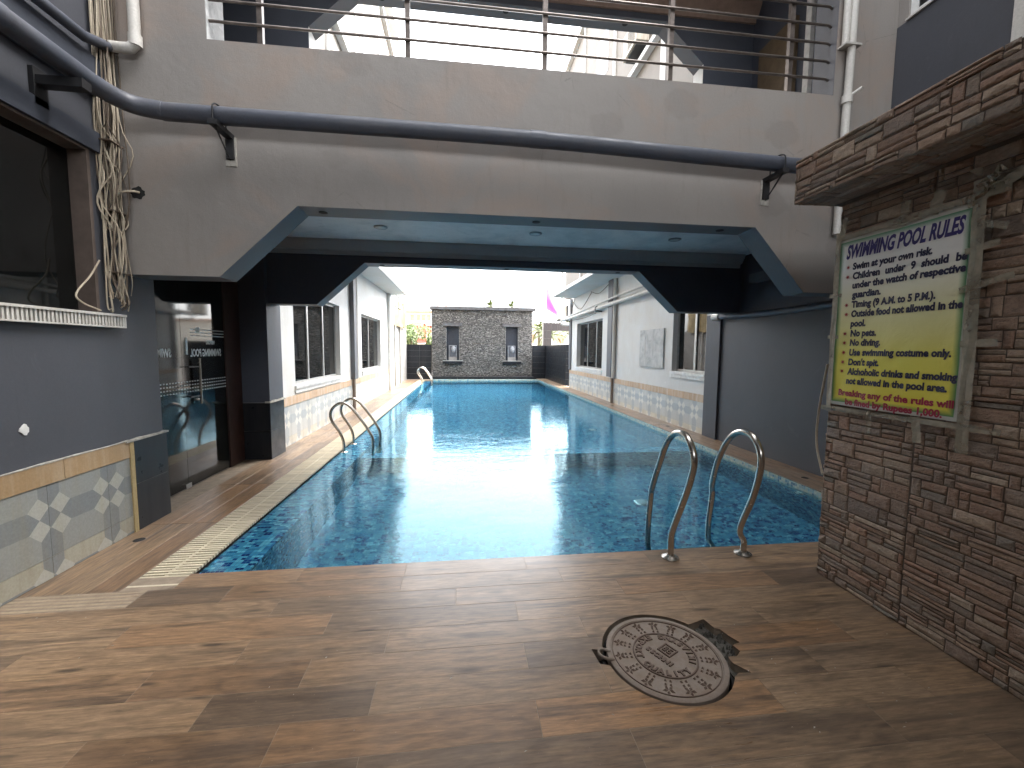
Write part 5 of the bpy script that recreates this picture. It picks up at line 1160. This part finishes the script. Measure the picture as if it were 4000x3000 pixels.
MB().tube([(-2.62, 16.2, 3.62), (-2.35, 19.3, 3.42)], 0.03, 8).build('arm', 'blackiron', t); MB().tube([(-2.66, 16.2, 3.2), (-2.5, 17.6, 3.1)], 0.025, 8).build('arm', 'blackiron', t)
t = thing('grey_corner_wall', 'weathered grey wall between the left building and the black tiled wall', 'wall', (-2.85, 18, 0)); MB().box(-3.1, -2.70, 16.15, 20.85, 0, 2.5).build('panel', 'concrete', t)
for y in (17.2, 18.6): MB().tube([(-2.66, y, 0), (-2.66, y, 2.9)], 0.035, 8).build('pipe', 'whitepipe', t)
# red and white house across the street
RH = thing('red_white_house', 'white house with red trim, awnings and balcony seen over the left black wall', 'building', (-4, 60, 0))
MB().box(-16, 8, 60, 70, -0.1, 6.6).build('wall', 'white2', RH); MB().box(-16.3, 8.3, 59.6, 70, 6.6, 6.85).build('parapet', 'peach', RH)
for z in (2.35, 4.9): MB().box(-16, 8, 58.9, 59.99, z-.15, z).build('balcony_slab', 'white2', RH)
for z0, z1 in ((2.45, 3.0), (4.95, 5.15)):
    MB().add([(-7.3, 58.6, z0), (-5.3, 58.6, z0), (-5.3, 59.9, z1), (-7.3, 59.9, z1)], [(0, 1, 2, 3)]).build('awning', 'red', RH)
MB().box(-5.3, -5.0, 58.9, 59.98, 2.35, 5.0).build('red_pilaster', 'red', RH); MB().box(-5.0, -4.2, 59.7, 59.98, 4.86, 5.0).build('red_beam', 'red', RH)
for x in [-6.25+.28*k for k in range(5)]: MB().box(x, x+.14, 59.94, 60.02, 3.5, 4.7).build('shutter', 'peach', RH)
for x in (-4.85, -4.5):
    for z in (3.8, 4.5): MB().box(x, x+.2, 59.94, 60.02, z, z+.35).build('window', 'red', RH)
for x in (-7.2, -6.3, -5.6, -4.9): MB().box(x, x+.55, 59.94, 60.02, 5.5, 6.3).build('window', 'peach', RH)
MB().box(-7.6, -7.3, 58.9, 59.98, 2.0, 3.2).build('gate_post', 'red', RH)
t = thing('pink_house', 'pale pinkish building far behind the palms on the right', 'building', (14, 70, 0)); MB().box(9, 40, 70, 80, -.1, 5.6).build('wall', 'white2', t); MB().box(8.8, 40, 69.6, 80, 5.6, 5.85).build('parapet', 'peach', t)
for x in (11, 13.5, 16): MB().box(x, x+1.2, 69.93, 70.02, 2.6, 4.2).build('window', 'peach', t)
# street building seen through the windows of the room behind the glass door
t = thing('street_building', 'pale building with red panels outside the far windows of the room behind the glass door', 'building', (-16, 5, 0)); MB().box(-20, -16, -6, 16, -.1, 7).build('wall', 'white2', t)
for y in (2.0, 5.2, 8.2, 11): MB().box(-16.0, -15.93, y, y+.9, 1.3, 4.5).build('red_panel', 'red', t)
for y in (3.2, 6.4, 9.4): MB().box(-16.0, -15.93, y, y+1.3, 1.6, 2.4).build('window', 'concrete', t)
# palms and tree
def frond_palm(x, y, h, label, R0=2.2, n=26, seedv=1):
    random.seed(seedv); t = thing('palm_tree', label, 'palm tree', (x, y, 0), 'palms beyond the far wall')
    MB().tube([(x, y, -0.1), (x+.08, y, h*.5), (x+.05, y, h)], [.2, .15, .13], 10).build('trunk', 'bark', t); m_ = MB()
    for k in range(n):
        a = 2.39996*k; el = radians(75-95*(k/n)+random.uniform(-6, 6)); Ln = R0*random.uniform(.85, 1.1); d = Vector((cos(a), sin(a), 0)); p = Vector((x+.05, y, h)); prev = None; N_ = 14
        for i in range(N_+1):
            s_ = i/N_; e = el-radians(70)*s_*s_; 
            if i: p = p+(d*cos(e)+Vector((0, 0, 1))*sin(e))*(Ln/N_)
            if i > 1:
                dirv = (d*cos(e)+Vector((0, 0, 1))*sin(e)); sd_ = Vector((-d.y, d.x, 0)); ll = R0*.2*sin(pi*min(1, s_*.92+.08))+.05
                for sg in (-1, 1):
                    tip_ = p+(sd_*sg*.8+dirv*.55+Vector((0, 0, -.25)))*ll; m_.add([p, p+dirv*.05, tip_], [(0, 1, 2)])
                    p2 = p-dirv*(Ln/N_*.5); tip_ = p2+(sd_*sg*.8+dirv*.5+Vector((0, 0, -.2)))*ll; m_.add([p2, p2+dirv*.05, tip_], [(0, 1, 2)])
            if prev is not None: m_.add([prev+Vector((0, 0, .015)), prev-Vector((0, 0, .015)), p-Vector((0, 0, .01)), p+Vector((0, 0, .01))], [(0, 1, 2, 3)])
            prev = p.copy()
    m_.build('crown', 'palm', t); return t
frond_palm(2.45, 38, 5.4, 'left of two small palm tops peeking over the feature wall', 1.0, 18, 3)
frond_palm(4.4, 38, 5.35, 'right of two small palm tops peeking over the feature wall', 1.0, 18, 4)
frond_palm(5.7, 27.5, 2.5, 'nearer large date palm right of the feature wall below the pennant', 1.5, 34, 5)
frond_palm(8.3, 31, 2.9, 'date palm partly hidden behind the dark tiled frame', 1.7, 34, 6)
frond_palm(6.6, 36, 3.2, 'distant date palm between the feature wall and the pennant', 1.5, 28, 8)
def leafy(x, y, z, R0, label, n=2600, seedv=2):
    random.seed(seedv); t = thing('leafy_tree', label, 'tree', (x, y, 0)); tr_ = MB(); tr_.tube([(x, y, -.1), (x+.1, y, z*.5), (x, y, z)], [.14, .1, .05], 8)
    for k in range(5): a = k*1.3; tr_.tube([(x, y, z*.45), (x+R0*.6*cos(a), y+R0*.6*sin(a), z+R0*.3*sin(k))], [.06, .02], 6)
    tr_.build('trunk', 'bark', t); cl = [(x+random.gauss(0, R0*.5), y+random.gauss(0, R0*.4), z+random.gauss(0, R0*.35), random.uniform(.25, .5)*R0) for _ in range(14)]; m_ = MB()
    for k in range(n):
        c_ = random.choice(cl); v = Vector((random.gauss(0, 1), random.gauss(0, 1), random.gauss(0, 1))).normalized()*c_[3]*random.uniform(.6, 1); p = Vector(c_[:3])+v; a = Vector((random.gauss(0, 1), random.gauss(0, 1), random.gauss(0, 1))).normalized()*.09; b = a.orthogonal().normalized()*.05
        m_.add([p-a, p+b, p+a, p-b], [(0, 1, 2, 3)])
    m_.build('crown', 'leaf', t)
leafy(-3.6, 29, 2.3, 1.15, 'bushy green tree behind the left black wall', 3200, 11); leafy(-2.1, 29, 1.7, .55, 'small bush against the left edge of the feature wall', 900, 12)
t = thing('overhead_wires', 'thin overhead wires crossing the white sky beyond the far wall', 'wires', (0, 45, 10))
for z, y in ((9.5, 45), (6.9, 45)): MB().tube(smoothpath([(-30, y, z+.3), (-10, y, z-.1), (5, y, z-.15), (30, y, z+.3)], 6), 0.015, 5).build('wire', 'cabledark', t)
t = thing('rooftop_pole', 'small leaning rooftop pole above the left end of the feature wall', 'pole', (-3.4, 60, 6.8)); MB().tube([(-3.4, 60.5, 6.8), (-3.4, 60.5, 8.0)], .07, 6).build('post', 'peach', t); MB().tube([(-3.4, 60.5, 7.85), (-1.5, 60.5, 7.5)], .05, 6).build('arm', 'peach', t)

t = thing('leaf_litter', 'a few small dry flakes and crumbs scattered on the near wooden deck', 'litter', (1.6, 1.6, 0)); random.seed(9); lm = MB()
for k in range(60):
    x, y = random.choice([(random.uniform(1.3, 2.3), random.uniform(1.35, 2.2)), (random.uniform(-2.4, 1.0), random.uniform(1.3, 2.7))]); a = random.uniform(0, pi); ln, wd = random.uniform(.003, .009), random.uniform(.0015, .003)
    if (x-1.0)**2+(y-1.845)**2 < .36**2: continue
    q = [(x+ln*cos(a), y+ln*sin(a), .0015), (x-wd*sin(a), y+wd*cos(a), .004), (x-ln*cos(a), y-ln*sin(a), .0015), (x+wd*sin(a), y-wd*cos(a), .003)]; lm.add(q, [(0, 1, 2, 3)])
lo_ = lm.build('flakes', 'cement', t); lo_['kind'] = 'stuff'
